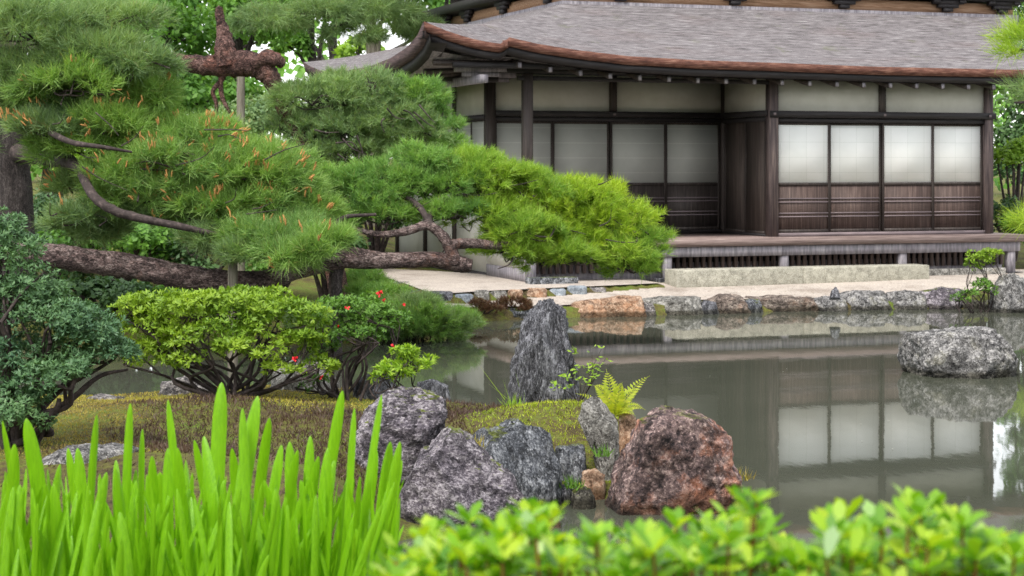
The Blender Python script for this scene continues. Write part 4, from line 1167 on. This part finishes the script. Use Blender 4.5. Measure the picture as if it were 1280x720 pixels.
branch(pC, [(30, 150, YT - .6), (60, 164, YT - 2.2), (90, 178, YT - 2.7), (130, 184, YT - 2.8), (165, 190, YT - 2.7)], [.05, .035, .03, .022, .012], BARKG)
branch(pC, [(-8, 60, YT), (50, 60, YT - .6), (120, 80, YT - 1), (190, 95, YT - 1.4)], [.08, .06, .04, .02], BARKG)
rnd = np.random.default_rng(41)
tw = Buf()
YP = YT - 1.9
for (x, y, rx, ry, Y, nt, m, cn) in [(40, 40, 90, 50, YP, 420, L_GREY, 0), (120, 70, 70, 40, YP, 300, L_GREY, 0), (30, 130, 80, 46, YP + .3, 330, L_GREY, 4), (180, 118, 38, 26, YP, 200, L_LEFT, 2), (120, 130, 50, 28, YP, 220, L_GREY, 3),
                                     (230, 185, 70, 42, YP, 460, L_LEFT, 14), (320, 225, 70, 48, YP - .1, 480, L_LEFT, 16), (275, 265, 75, 40, YP - .2, 420, L_LEFT, 12), (375, 268, 44, 40, YP - .1, 280, L_LEFT, 7), (160, 215, 60, 34, YP - .2, 300, L_LEFT, 10),
                                     (110, 235, 46, 26, YP + .2, 150, L_GREY, 5), (180, 165, 50, 26, YP, 220, L_LEFT, 5), (200, 265, 50, 22, YP - .1, 170, L_GREY, 2), (330, 300, 70, 22, YP, 240, L_GREY, 0), (255, 168, 45, 20, YP, 170, L_LEFT, 9), (100, 185, 60, 30, YP, 260, L_LEFT, 6), (60, 90, 70, 34, YP, 260, L_GREY, 2), (350, 262, 60, 34, YP - .2, 300, L_LEFT, 8), (230, 235, 60, 34, YP - .25, 320, L_LEFT, 10), (140, 30, 70, 30, YP + .2, 200, L_GREY, 0), (120, 290, 50, 18, YP, 130, L_GREY, 0), (400, 290, 34, 26, YP, 170, L_LEFT, 3), (362, 320, 52, 18, YP - 1.1, 150, L_LEFT, 1), (310, 318, 40, 12, YP - .9, 90, L_GREY, 0), (400, 308, 36, 22, YP - 1.1, 170, L_LEFT, 3), (335, 312, 44, 18, YP - .9, 150, L_LEFT, 0), (345, 292, 60, 22, YP - .7, 240, L_LEFT, 5), (280, 300, 50, 16, YP - .6, 150, L_GREY, 0), (210, 205, 70, 26, YP - .4, 260, L_LEFT, 6), (90, 110, 70, 36, YP - .3, 260, L_LEFT, 4), (160, 80, 60, 26, YP - .2, 220, L_GREY, 0), (60, 165, 50, 24, YP - .3, 170, L_GREY, 6), (130, 160, 60, 30, YP - .2, 240, L_LEFT, 6), (110, 275, 50, 24, YP - .2, 130, L_GREY, 2), (170, 245, 60, 26, YP - .3, 240, L_LEFT, 6), (280, 215, 60, 34, YP - .3, 260, L_LEFT, 8), (-60, 180, 40, 40, YP, 100, L_GREY, 0)]:
    bf = Buf(); c, r = px_pad(x, y, rx, ry, Y)
    pine_pad(bf, c, r, nt, rnd, .165, .0085, 24, up=.4, cones=cn, twigs=tw)
    obj('foliage', bf, [m, CONE], pC)
for k in range(18):
    x, y = rnd.uniform(20, 400), rnd.uniform(130, 310)
    a = P(x, y, YP - .75); d = np.array([rnd.uniform(-.1, .5), 0, rnd.normal() * .14])
    tw.tube([a, a + d * .5 + rnd.normal(size=3) * .04, a + d + np.array([0, -.1, .06])], [.008, .006, .003], 5, sub=3, cap=False)
tag(obj('twigs', tw, BARKG, pC), kind='stuff')

# D: background pine crown hanging in from above, E: pine at the right edge
pD = thing('overhanging_pine', (*P(600, 300, 38)[:2], gz(*P(600, 300, 38)[:2])), 'pine with drooping feathery sprays hanging in from the top behind the log', 'pine tree')
X0 = P(600, 300, 38)
branch(pD, [(600, 330, 38), (590, 100, 38), (560, -60, 38), (540, -160, 38)], [.25, .2, .15, .05], BARKD, 'trunk')
branch(pD, [(560, -60, 38), (500, -20, 36.5), (430, 4, 35.5), (360, 24, 35), (330, 30, 35)], [.11, .08, .06, .035, .02], BARKG)
branch(pD, [(470, -8, 36), (455, 14, 35.6), (430, 30, 35.4), (400, 34, 35.3)], [.05, .04, .03, .015], BARKG)
rnd = np.random.default_rng(43)
for (x, y, rx, ry, Y, nt) in [(400, 22, 60, 22, 35.2, 260), (470, 18, 60, 24, 35.5, 280), (340, 30, 45, 22, 35, 200), (520, 40, 30, 24, 36, 160), (440, 45, 45, 14, 35.3, 120), (480, -30, 90, 30, 36, 200)]:
    bf = Buf(); c, r = px_pad(x, y, rx, ry, Y)
    pine_pad(bf, c, r, nt, rnd, .22, .010, 20, up=-.1)
    obj('foliage', bf, L_GREY, pD)
YE = 19.5
pE = thing('edge_pine', (*P(1420, 380, 27.5)[:2], gz(*P(1420, 380, 27.5)[:2])), 'pine reaching in from the right edge with long bright needles', 'pine tree')
branch(pE, [(1420, 372, 27.5), (1415, 250, 27.3), (1400, 120, 27), (1405, 0, 27)], [.2, .17, .13, .08], BARKD, 'trunk')
branch(pE, [(1400, 130, 27), (1350, 90, 26.4), (1300, 66, 26), (1262, 62, 25.8)], [.07, .05, .03, .012], BARKG)
branch(pE, [(1408, 200, 27), (1350, 150, 26.4), (1300, 130, 26), (1268, 128, 25.8)], [.06, .045, .03, .012], BARKG)
branch(pE, [(1414, 300, 27.3), (1350, 290, 26.6), (1295, 285, 26.2)], [.06, .04, .015], BARKG)
rnd = np.random.default_rng(47)
for (x, y, rx, ry, Y, nt, m) in [(1272, 58, 26, 30, 25.8, 150, L_LIME), (1310, 70, 40, 40, 26, 160, L_MID), (1284, 120, 28, 26, 25.9, 90, L_GREY), (1286, 285, 24, 28, 26.1, 110, L_LIME), (1330, 290, 40, 34, 26.4, 110, L_MID), (1330, 130, 40, 40, 26.2, 110, L_MID)]:
    bf = Buf(); c, r = px_pad(x, y, rx, ry, Y)
    pine_pad(bf, c, r * 1.1, nt * .24, rnd, .32, .009, 16, k=9, up=.05, bias=(-.6, 0, .1))
    obj('foliage', bf, m, pE)

# ------------------------------------------------------------------ shrubs on the island
def shrub(name, x, ybase, Y, pads, m, label, seed, L, W, stems=8, whorl=5, flowers=(), bark=BARKG, cr=.36, sr=.022, kf=110, up=.6, group=None):
    rnd = np.random.default_rng(300 + seed)
    bx = P(x, ybase, Y); zb = gz(bx[0], Y)
    t = thing(name, (bx[0], Y, zb), label, 'shrub', group)
    fb, tb = Buf(), Buf()
    allc = []
    for (px, py, rx, ry, n_, *dY) in pads:
        c, r = px_pad(px, py, rx, ry, Y + (dY[0] if dY else 0))
        cc = leaf_cloud(fb, c, r, n_, rnd, L, W, k=max(6, n_ // kf), whorl=whorl, cr=cr, up=up)
        allc.append((c, r, cc))
    for k in range(stems):
        c, r, cc = allc[k % len(allc)]
        g = np.array([bx[0] + rnd.normal() * .06, Y + rnd.normal() * .06, zb - .03])
        q = c + np.array([rnd.normal() * r[0] * .45, rnd.normal() * r[1] * .4, -r[2] * .45])
        m1 = g * .55 + q * .45 + rnd.normal(size=3) * np.array([.09, .07, .05]); m1[2] = max(m1[2], zb + .06)
        m2 = g * .25 + q * .75 + rnd.normal(size=3) * np.array([.06, .05, .03])
        tb.tube([g, m1, m2, q], [sr * 1.25, sr, sr * .75, sr * .5], 7, .15, cap=False)
        for j in range(4):
            e = cc[rnd.integers(0, len(cc))]
            tb.tube([m2 if j % 2 else q, (q + e) / 2 + rnd.normal(size=3) * .03, e], [sr * .5, sr * .36, sr * .16], 5, .1, cap=False, sub=3)
    obj('stems', tb, bark, t, smooth=True); obj('foliage', fb, m, t)
    for (fx, fy, s) in flowers:
        fbuf = Buf()
        c = P(fx, fy, Y - .35)
        n_ = 9
        D = unit(rnd.normal(size=(n_, 3)) + np.array([0, -.5, .5]))
        fbuf.leaves(np.repeat(c[None], n_, 0), D, unit(rnd.normal(size=(n_, 3))), s, s * .7, .1)
        obj('flower', fbuf, RED, t)
    return t

shrub('azalea_shrub', 292, 505, 13.6, [(190, 405, 52, 36, 2400), (225, 388, 62, 34, 2600), (285, 385, 65, 30, 2800), (360, 400, 60, 36, 3000), (260, 425, 60, 26, 1900, -.2), (195, 425, 42, 22, 1200), (375, 440, 36, 30, 1300, -.15), (320, 375, 50, 20, 1500, .2), (310, 435, 45, 20, 1100, -.25), (395, 462, 26, 20, 600, -.1), (180, 448, 34, 18, 600), (345, 462, 30, 14, 420, -.2), (240, 450, 40, 14, 520, -.2), (170, 385, 34, 26, 900)],
      L_AZ, 'wide spreading azalea with yellow green leaves above bare twisted stems', 1, .044, .014, 24, 6, [(369, 449, .030), (402, 472, .022)], cr=.42, sr=.013)
shrub('azalea_shrub', 430, 500, 13.9, [(440, 392, 55, 28, 2300), (480, 400, 38, 22, 1300), (415, 405, 36, 30, 1300), (455, 420, 46, 18, 1200, -.15), (410, 440, 24, 18, 500), (395, 480, 20, 14, 300, -.1)],
      L_AZD, 'darker green azalea with red flowers on slender crooked stems', 2, .034, .012, 16, 6, [(475, 367, .034), (480, 376, .022), (434, 385, .024), (505, 381, .016), (422, 408, .016)], cr=.42, sr=.011)
shrub('low_shrub', 500, 500, 13.3, [(490, 465, 26, 16, 420), (520, 455, 28, 16, 460), (505, 445, 20, 14, 320), (480, 470, 18, 10, 180)],
      L_SPRIG, 'small pale lime shrub growing over the flat purple boulder', 3, .05, .013, 7, 7, [(491, 432, .018)], sr=.007, kf=50)
shrub('blue_green_shrub', 20, 560, 11.4, [(5, 315, 52, 46, 3400), (65, 405, 70, 50, 5000), (25, 455, 66, 56, 5200), (110, 428, 60, 44, 3800), (30, 375, 60, 54, 4200), (15, 515, 56, 44, 3400, -.2), (-70, 400, 90, 110, 2600), (140, 440, 40, 28, 1700), (-10, 290, 44, 34, 1600), (75, 470, 56, 34, 2800, -.2)],
      L_JUN, 'big blue green feathery shrub at the left edge in front of the water', 4, .036, .011, 10, 5, cr=.34, sr=.028, kf=120)
# bare leaning branches of that shrub
o = bpy.data.objects['blue_green_shrub']
obj('branch', Buf().tube(path([(40, 560, 11.3), (64, 520, 11.3), (92, 497, 11.3), (125, 470, 11.35), (160, 462, 11.4)]), [.03, .024, .02, .014, .008], 8, .15).tube(path([(8, 560, 11.3), (40, 545, 11.25), (70, 512, 11.2), (74, 498, 11.2)]), [.026, .024, .02, .014], 8, .15), BARKG, o, smooth=True)

# creeping juniper on the far bank, brown mounds, little shrubs at the right
def mound(name, x, y, rx, ry, Y, nt, m, label, seed, L, W, up=.6, per=18, cat='shrub', group=None):
    rnd = np.random.default_rng(400 + seed)
    c, r = px_pad(x, y, rx, ry, Y)
    zb = gz(c[0], c[1])
    t = thing(name, (c[0], c[1], zb), label, cat, group)
    bf, tb = Buf(), Buf()
    pine_pad(bf, c - np.array([0, 0, .075 if name == 'creeping_juniper' else 0]), r, nt, rnd, L, W, per, up=up)
    if name == 'creeping_juniper': c = c - np.array([0, 0, .075])
    for k in range(4):
        e = c + unit(rnd.normal(size=3)) * r * .6
        tb.tube([(c[0] + rnd.normal() * .05, c[1], zb - .05), (c + e) / 2 - np.array([0, 0, r[2] * .5]), e], [.012, .010, .005], 5, .1, cap=False)
    obj('stems', tb, BARKG, t); obj('foliage', bf, m, t)
mound('creeping_juniper', 470, 362, 42, 18, 22.6, 260, L_MID, 'low bright juniper at the back left of the gravel terrace', 1, .09, .007)
mound('creeping_juniper', 520, 385, 46, 26, 21.9, 360, L_GREY, 'grey green juniper spreading between azalea and gravel terrace', 2, .10, .007)
mound('creeping_juniper', 560, 398, 34, 26, 22.1, 300, L_MID, 'juniper drooping over the water beside the brown mounds', 3, .10, .007)
mound('creeping_juniper', 480, 400, 50, 24, 21.6, 300, L_GREY, 'grey green juniper behind the red flowered azalea', 4, .10, .007)
mound('creeping_juniper', 450, 345, 40, 16, 24.0, 240, L_MID, 'bright low juniper hidden behind the prop under the trunk', 7, .09, .007)
mound('creeping_juniper', 400, 395, 46, 22, 21.4, 260, L_GREY, 'grey green juniper between the two azaleas on the far bank', 8, .10, .007)
mound('creeping_juniper', 505, 398, 60, 26, 21.7, 420, L_MID, 'middle of the juniper spread, just right of the red flowered azalea', 9, .11, .008)
mound('creeping_juniper', 548, 405, 46, 24, 21.9, 360, L_GREY, 'drooping grey green juniper whose tips touch the water', 10, .11, .008)
mound('brown_mound', 604, 385, 24, 10, 24.6, 200, L_BROWN, 'small reddish brown cushion plant beside the juniper', 5, .05, .006, 1, 16, 'plant', 'brown cushions on the bank')
mound('brown_mound', 641, 381, 24, 10, 24.9, 220, L_BROWN, 'reddish brown domed cushion plant above the square blue stone', 6, .05, .006, 1, 16, 'plant', 'brown cushions on the bank')
shrub('bank_shrub', 1235, 355, 26.0, [(1224, 324, 22, 12, 620), (1240, 318, 17, 10, 420), (1213, 332, 12, 10, 260)], L_AZ, 'little rounded shrub with yellow green top on the right bank', 7, .048, .016, 4, 5, sr=.010, kf=40)
shrub('bank_shrub', 1228, 385, 25.9, [(1225, 362, 26, 16, 600), (1205, 372, 18, 12, 260)], L_AZD, 'dark mossy shrub hanging over the right bank stones', 8, .055, .02, 5, 5, sr=.014, kf=40)

# ------------------------------------------------------------------ moss and small plants
rnd = np.random.default_rng(51)
def scatter(n, x0, x1, y0, y1, zmin=.06):
    X = rnd.uniform(x0, x1, n); Y = rnd.uniform(y0, y1, n)
    Z = height(X, Y)
    ok = (Z > zmin) & (sdist(X, Y, NEAR) > .05)
    return X[ok], Y[ok], Z[ok]
def mossy(name, X, Y, Z, h, w, m, label):
    n = len(X)
    D = unit(rnd.normal(size=(n, 3)) * .6 + np.array([0, 0, 1.0]))
    bf = Buf().needles(np.stack([X, Y, Z - .004], -1), D, h * (.5 + rnd.random(n)), w)
    tag(obj(name, bf, m), label, 'moss', kind='stuff')
nt = L_IRIS.node_tree
bsi = nt.nodes['Principled BSDF']
vn = nz(nt, 1.0, 3, .6, (420, 420, 2.5))
vr = ramp(nt, vn.outputs[0], [(.35, (.72, .78, .7)), (.62, (1.12, 1.1, 1.0))])
src = bsi.inputs['Base Color'].links[0].from_socket
nt.links.new(mixc(nt, 1.0, src, vr.outputs[0], 'MULTIPLY'), bsi.inputs['Base Color'])
bump(nt, bsi, vn.outputs[0], .25, .002)
MOSSG = leafmat('green_moss', [(.18, .25, .015), (.34, .44, .025), (.48, .52, .04)], .25, 2.2, ((.18, .26, .025), (.48, .54, .04)))
MOSSB = leafmat('brown_moss', [(.045, .026, .022), (.10, .055, .042), (.19, .12, .08)], .15, 2.0, ((.05, .03, .028), (.13, .085, .05)))
MOSSY = leafmat('yellow_moss', [(.30, .21, .05), (.44, .35, .06), (.36, .38, .04)], .2, 1.4, ((.22, .14, .06), (.50, .45, .06)))
X, Y, Z = scatter(70000, -4.2, 1.3, 10.9, 14.9)
px = 640 + X / Y * F
patch = np.sin(X * 3.1 + 1.2) * np.cos(Y * 2.3) + .6 * np.sin(X * 7.3 + Y * 5.1)
g = (px > 606 + patch * 22 + rnd.normal(size=len(px)) * 12) & (Y > 11.4 + .2 * patch)
mix_ = (patch + rnd.normal(size=len(px)) * .35 > .75) | (rnd.random(len(px)) < .10)
g0 = g; g = g & ~mix_
bmask = ~g & (((px > 150 + patch * 45 + rnd.normal(size=len(px)) * 18) & (Y < 13.1 + .35 * patch + rnd.normal(size=len(px)) * .12)) | (px > 520))
ymask = ~g & ~bmask
mossy('moss', X[g], Y[g], Z[g], .022, .008, MOSSG, 'bright green moss at the foot of the standing rock')
mossy('moss', X[bmask], Y[bmask], Z[bmask], .036, .009, MOSSB, 'brown cushion moss between the azaleas and boulders')
mossy('moss', X[ymask], Y[ymask], Z[ymask], .016, .010, MOSSY, 'short yellowish moss on the flat ground below the azalea')
X, Y, Z = scatter(9000, -3.6, 2.5, 5.8, 11.2)
mossy('moss', X, Y, Z, .03, .012, MOSSB, 'dark moss on the slope behind the iris bed')

bf = Buf()
n = 420
X = rnd.uniform(-1.2, 8.5, n); Y = rnd.uniform(24.5, 29, n)
ok = (sdist(X, Y, FAR) > .5) & (sdist(X, Y, TERR) < -.2)
X, Y = X[ok], Y[ok]
Z = .18 + .14 * sm(.5, 2.6, sdist(X, Y, FAR))
a = rnd.uniform(0, 6.28, len(X))
bf.leaves(np.stack([X, Y, Z], -1), np.stack([np.cos(a), np.sin(a), .15 + 0 * a], -1), np.repeat([[0, 0, 1.0]], len(X), 0), .05, .022, .2)
tag(obj('fallen_leaves', bf, L_BROWN), 'scattered brown fallen leaves on the gravel path', 'leaves', kind='stuff')
bf = Buf()
n = 46
X = rnd.uniform(.2, 6.5, n); Y = rnd.uniform(13, 24, n)
a = rnd.uniform(0, 6.28, n)
bf.leaves(np.stack([X, Y, 0 * X + .006], -1), np.stack([np.cos(a), np.sin(a), 0 * a], -1), np.repeat([[0, 0, 1.0]], n, 0), .022, .012, 0)
tag(obj('floating_petals', bf, PLASTER), 'tiny pale petals floating on the pond', 'petals', kind='stuff')
# fern on the pale slab
fb = P(768, 520, 11.95)
fern = thing('fern', fb, 'yellow green fern arching out behind the pale slab', 'fern')
def frond(p0, p1, arch, width, n=16):
    p0, p1 = np.array(p0), np.array(p1)
    bf = Buf()
    t = np.linspace(0, 1, n)
    mid = (p0 + p1) / 2 + np.array([0, 0, arch])
    C = (1 - t)[:, None] ** 2 * p0 + 2 * (t * (1 - t))[:, None] * mid + (t ** 2)[:, None] * p1
    bf.tube(C[::3], np.linspace(.003, .001, len(C[::3])), 4, sub=2, cap=False)
    T = unit(np.gradient(C, axis=0))
    up = unit(np.cross(np.cross(T, np.array([0, -.6, 1.0])), T))
    S = unit(np.cross(T, up))
    wd = width * np.sin(np.clip(t * .95 + .12, 0, 1) * math.pi) ** .7 * (1.05 - t * .6)
    for s in (1, -1):
        bf.leaves(C[1:], unit(S[1:] * s + T[1:] * .45), up[1:], wd[1:] + .004, (wd[1:] * .30 + .004), .05)
    return bf
for (x1, y1, dy, ar, w) in [(742, 482, .05, .10, .075), (758, 462, .1, .04, .085), (778, 478, -.05, .06, .07), (800, 487, .05, .09, .07), (812, 470, .15, .08, .065), (806, 512, -.08, .08, .065), (794, 520, -.15, .07, .06), (720, 492, -.02, .06, .045), (770, 505, -.2, .05, .06)]:
    obj('frond', frond(fb, P(x1, y1, 11.95 + dy), ar, w), L_FERN, fern)

# sprig on the standing rock, tufts of grass beside it
sp = P(724, 506, 13.0)
sprig = thing('sprig_plant', sp, 'thin twiggy plant with a few lime leaves in front of the standing rock', 'plant')
tb, lf = Buf(), Buf()
rnd = np.random.default_rng(61)
for (x, y) in [(718, 438), (752, 436), (750, 452), (745, 470), (722, 462), (708, 470), (736, 462), (692, 480), (757, 448), (740, 440)]:
    e = P(x, y, 13.0 + rnd.normal() * .1)
    mid = (sp + e) / 2 + rnd.normal(size=3) * .02
    tb.tube([sp, mid, e], [.004, .003, .0015], 4, cap=False)
    for c, n_ in ((e, 9), ((mid + e) / 2, 6)):
        if y < 455 and x > 735 and n_ == 9: n_ = 3
        A = np.array([0, -.3, 1.0])
        D = unit(rnd.normal(size=(n_, 3)) * np.array([1, 1, .5]) + A * .3)
        lf.leaves(np.repeat(c[None], n_, 0) + rnd.normal(size=(n_, 3)) * .015, D, unit(rnd.normal(size=(n_, 3)) * .4 + A), .042, .018, .1)
obj('stems', tb, BARKG, sprig); obj('foliage', lf, L_SPRIG, sprig)
def tuft(x, y, Y, n_, h, label, m, w=.008):
    c = P(x, y, Y); t = np.array([c[0], Y, c[2]])
    D = unit(rnd.normal(size=(n_, 3)) * np.array([.5, .5, .2]) + np.array([0, 0, 1.0]))
    bf = Buf().needles(np.repeat(t[None], n_, 0) + rnd.normal(size=(n_, 3)) * np.array([.03, .03, .004]), D, h * (.5 + .6 * rnd.random(n_)), w)
    tag(obj('grass_tuft', bf, m, loc=t), label, 'grass')
tuft(640, 512, 13.3, 60, .14, 'small green grass tuft at the left foot of the standing rock', L_SPRIG)
tuft(700, 512, 12.9, 40, .06, 'short green tuft in the moss at the middle of the standing rock foot', L_SPRIG)
tuft(716, 610, 11.15, 36, .10, 'dark green tuft in the gap between the boulders', L_AZD, .012)
tuft(926, 600, 11.2, 50, .10, 'orange brown tuft clinging to the right side of the red boulder', MOSSY)
tuft(752, 570, 11.3, 30, .09, 'green tuft rooted between the pale slab and red boulder', L_AZD, .012)
tuft(592, 560, 10.9, 40, .09, 'brown green tuft between the pointed and the blue grey boulders', MOSSY)
tuft(548, 548, 12.0, 40, .08, 'brown tuft right of the flat purple boulder', MOSSB)
tuft(636, 500, 13.4, 5, .33, 'thin grass stalks standing against the left side of the standing rock', L_SPRIG, .005)

# ------------------------------------------------------------------ iris bed, front left
tips = [(3, 526), (33, 523), (18, 555), (67, 605), (75, 580), (60, 640), (97, 560), (121, 518), (145, 585), (133, 590), (163, 504), (178, 536), (210, 500), (200, 590), (222, 560), (232, 575),
        (255, 545), (243, 550), (277, 478), (268, 620), (303, 510), (290, 560), (322, 495), (337, 522), (352, 556), (362, 552), (372, 562), (388, 545), (376, 600), (398, 570), (410, 560), (428, 488), (443, 510), (418, 575), (477, 494), (450, 595), (461, 600),
        (488, 552), (500, 552), (502, 575), (470, 560), (392, 620), (330, 600), (305, 590), (150, 640), (110, 640), (40, 610), (25, 606), (190, 570), (170, 600), (440, 580), (345, 610), (280, 600), (236, 610), (210, 560), (5, 600), (85, 560), (460, 640), (395, 618), (145, 575)]
def blade(tip, base, w, bend, rnd, tw=.8):
    tip, base = np.array(tip), np.array(base)
    n_ = 18
    t = 1 - (1 - np.linspace(0, 1, n_)) ** 1.9
    C = base + (tip - base) * t[:, None] + np.outer(np.sin(t * math.pi), bend)
    yaw = rnd.normal() * tw
    S = np.array([math.cos(yaw), math.sin(yaw), 0]); Nn = np.array([math.sin(yaw), -math.cos(yaw), 0])
    ww = w * np.clip(1 - np.clip((t - .88) / .12, 0, 1) ** 2.2, .004, 1) ** .55 * (.72 + .28 * np.sin(t * 2.5))
    Lf = C - S * ww[:, None] / 2; Rt = C + S * ww[:, None] / 2; Md = C + Nn * (ww * .30)[:, None]
    return np.stack([Lf, Md, Rt], 1)
rnd = np.random.default_rng(71)
tips = sorted(tips)
names = ['iris clump cut by the left picture edge', 'iris clump in front of the low grey rock, second from the left edge', 'iris clump with two thin crossed blades above yellow moss', 'iris clump left of the tallest blade',
         'iris clump with the single tallest broad blade', 'iris clump right of the tallest blade, in front of brown moss', 'iris clump with mid height blades left of the flat boulder', 'iris clump with tall twin blades before the flat purple boulder', 'iris clump leaning right beside the pointed purple boulder']
groups = [[] for _ in names]
for (x, y) in tips:
    groups[min(len(names) - 1, int(max(0, x) / 505 * len(names)))].append((x, y))
for gi, gl in enumerate(groups):
    cx = (gi + .5) / len(names) * 505
    Yi = 3.42 + .12 * math.sin(gi * 2.1)
    bx = (cx - 640) / F * Yi
    zb = gz(bx, Yi)
    t = thing('iris_clump', (bx, Yi, zb), 'bright green ' + names[gi], 'iris', 'iris plants in the front left bed')
    extra = [(rnd.uniform(gi * 56 - 6, gi * 56 + 60), rnd.uniform(585, 700)) for _ in range(38)]
    for j, (x, y) in enumerate(list(gl) + extra):
        main = j < len(gl)
        Yl = Yi + (rnd.uniform(-.25, .05) if y > 600 else rnd.uniform(-.1, .3))
        tip = P(x, y, Yl)
        lean = rnd.normal() * (.04 if main else .075) + (.05 if x > 380 else 0) + (x - 250) / 250 * .015
        base = np.array([tip[0] - lean - (0.0 if x < 470 else .04), Yl + rnd.normal() * .04, zb - .03])
        w = rnd.uniform(.017, .026) if main else rnd.uniform(.008, .017)
        if (x, y) in ((277, 478), (322, 495), (33, 523)): w = .031
        if (x, y) in ((163, 504), (477, 494)): w = .017
        bend = np.array([rnd.normal() * .018, rnd.normal() * .025, 0])
        bf = Buf().grid(blade(tip, base, w, bend, rnd, (.5 if main else .9)))
        obj('leaf', bf, L_IRIS, t)

# ------------------------------------------------------------------ blurred shrub along the front
front = [('front azalea bush between the iris bed and the red boulder, out of focus', 478, 705, 0), ('blurred bright azalea bush below the red boulder and open water', 705, 960, 1), ('blurred bright azalea bush filling the front right corner', 960, 1330, 2)]
top_x = [470, 500, 540, 560, 590, 640, 660, 700, 760, 800, 850, 900, 935, 960, 1010, 1060, 1110, 1150, 1190, 1230, 1290, 1340]
top_y = [700, 660, 640, 648, 632, 640, 612, 660, 652, 650, 646, 632, 606, 640, 650, 622, 640, 618, 630, 650, 655, 660]
STEM = simple('red_stem', [(.3, (.16, .05, .02)), (.7, (.30, .12, .05))], 30, None, .7, 0)
for lb, x0, x1, sd in front:
    rnd = np.random.default_rng(81 + sd)
    Yf = 1.42
    cx = (x0 + x1) / 2
    bx = (cx - 640) / F * Yf
    zb = gz(bx, Yf)
    t = thing('azalea_bush', (bx, Yf, zb), lb, 'bush', 'bushes along the front edge')
    sb, lf = Buf(), Buf()
    ns = int((x1 - x0) * .62)
    for k in range(ns):
        Yk = Yf + rnd.uniform(-.14, .20)
        x = rnd.uniform(x0, x1)
        y = np.interp(x, top_x, top_y) + 40 + (rnd.exponential(46) if k % 5 else rnd.uniform(-26, 12)) + (14 if Yk < Yf else 0) + rnd.normal() * 9
        e = P(x, y, Yk)
        g = np.array([bx + (e[0] - bx) * .5 + rnd.normal() * .02, Yf + rnd.normal() * .04, zb - .02])
        mid = (g + e) / 2 + rnd.normal(size=3) * .02
        sb.tube([g, mid, e], [.0020, .0016, .0011], 5, cap=False)
        ax = unit(e - mid)
        for lev in range(9):
            n_ = 6
            c = e - ax * lev * .02 + rnd.normal(size=3) * (.004 if lev else 0)
            a = rnd.uniform(0, 6.28) + np.arange(n_) / n_ * 6.28
            sd_ = np.stack([np.cos(a), np.sin(a), 0 * a], -1)
            D = unit(sd_ * (.8 + min(lev, 2) * .3) + ax * (.9 - min(lev, 2) * .35) + rnd.normal(size=(n_, 3)) * .15)
            N = unit(ax - sd_ * .4 + rnd.normal(size=(n_, 3)) * .15)
            L_ = rnd.uniform(.012, .027, n_)
            # two-piece leaves: blunt oval
            S = unit(np.cross(D, N)); U = np.cross(S, D)
            Pc = np.repeat(c[None], n_, 0)
            Lc = L_[:, None]; Wc = Lc * .42
            V = np.stack([Pc, Pc + D * Lc * .35 + S * Wc * .38, Pc + D * Lc * .72 + S * Wc * .5 - U * Lc * .04, Pc + D * Lc - U * Lc * .12, Pc + D * Lc * .72 - S * Wc * .5 - U * Lc * .04, Pc + D * Lc * .35 - S * Wc * .38], 1)
            lf.add(V, np.arange(n_)[:, None] * 6 + np.arange(6)[None])
    obj('stems', sb, STEM, t); obj('foliage', lf, L_BUSH, t)
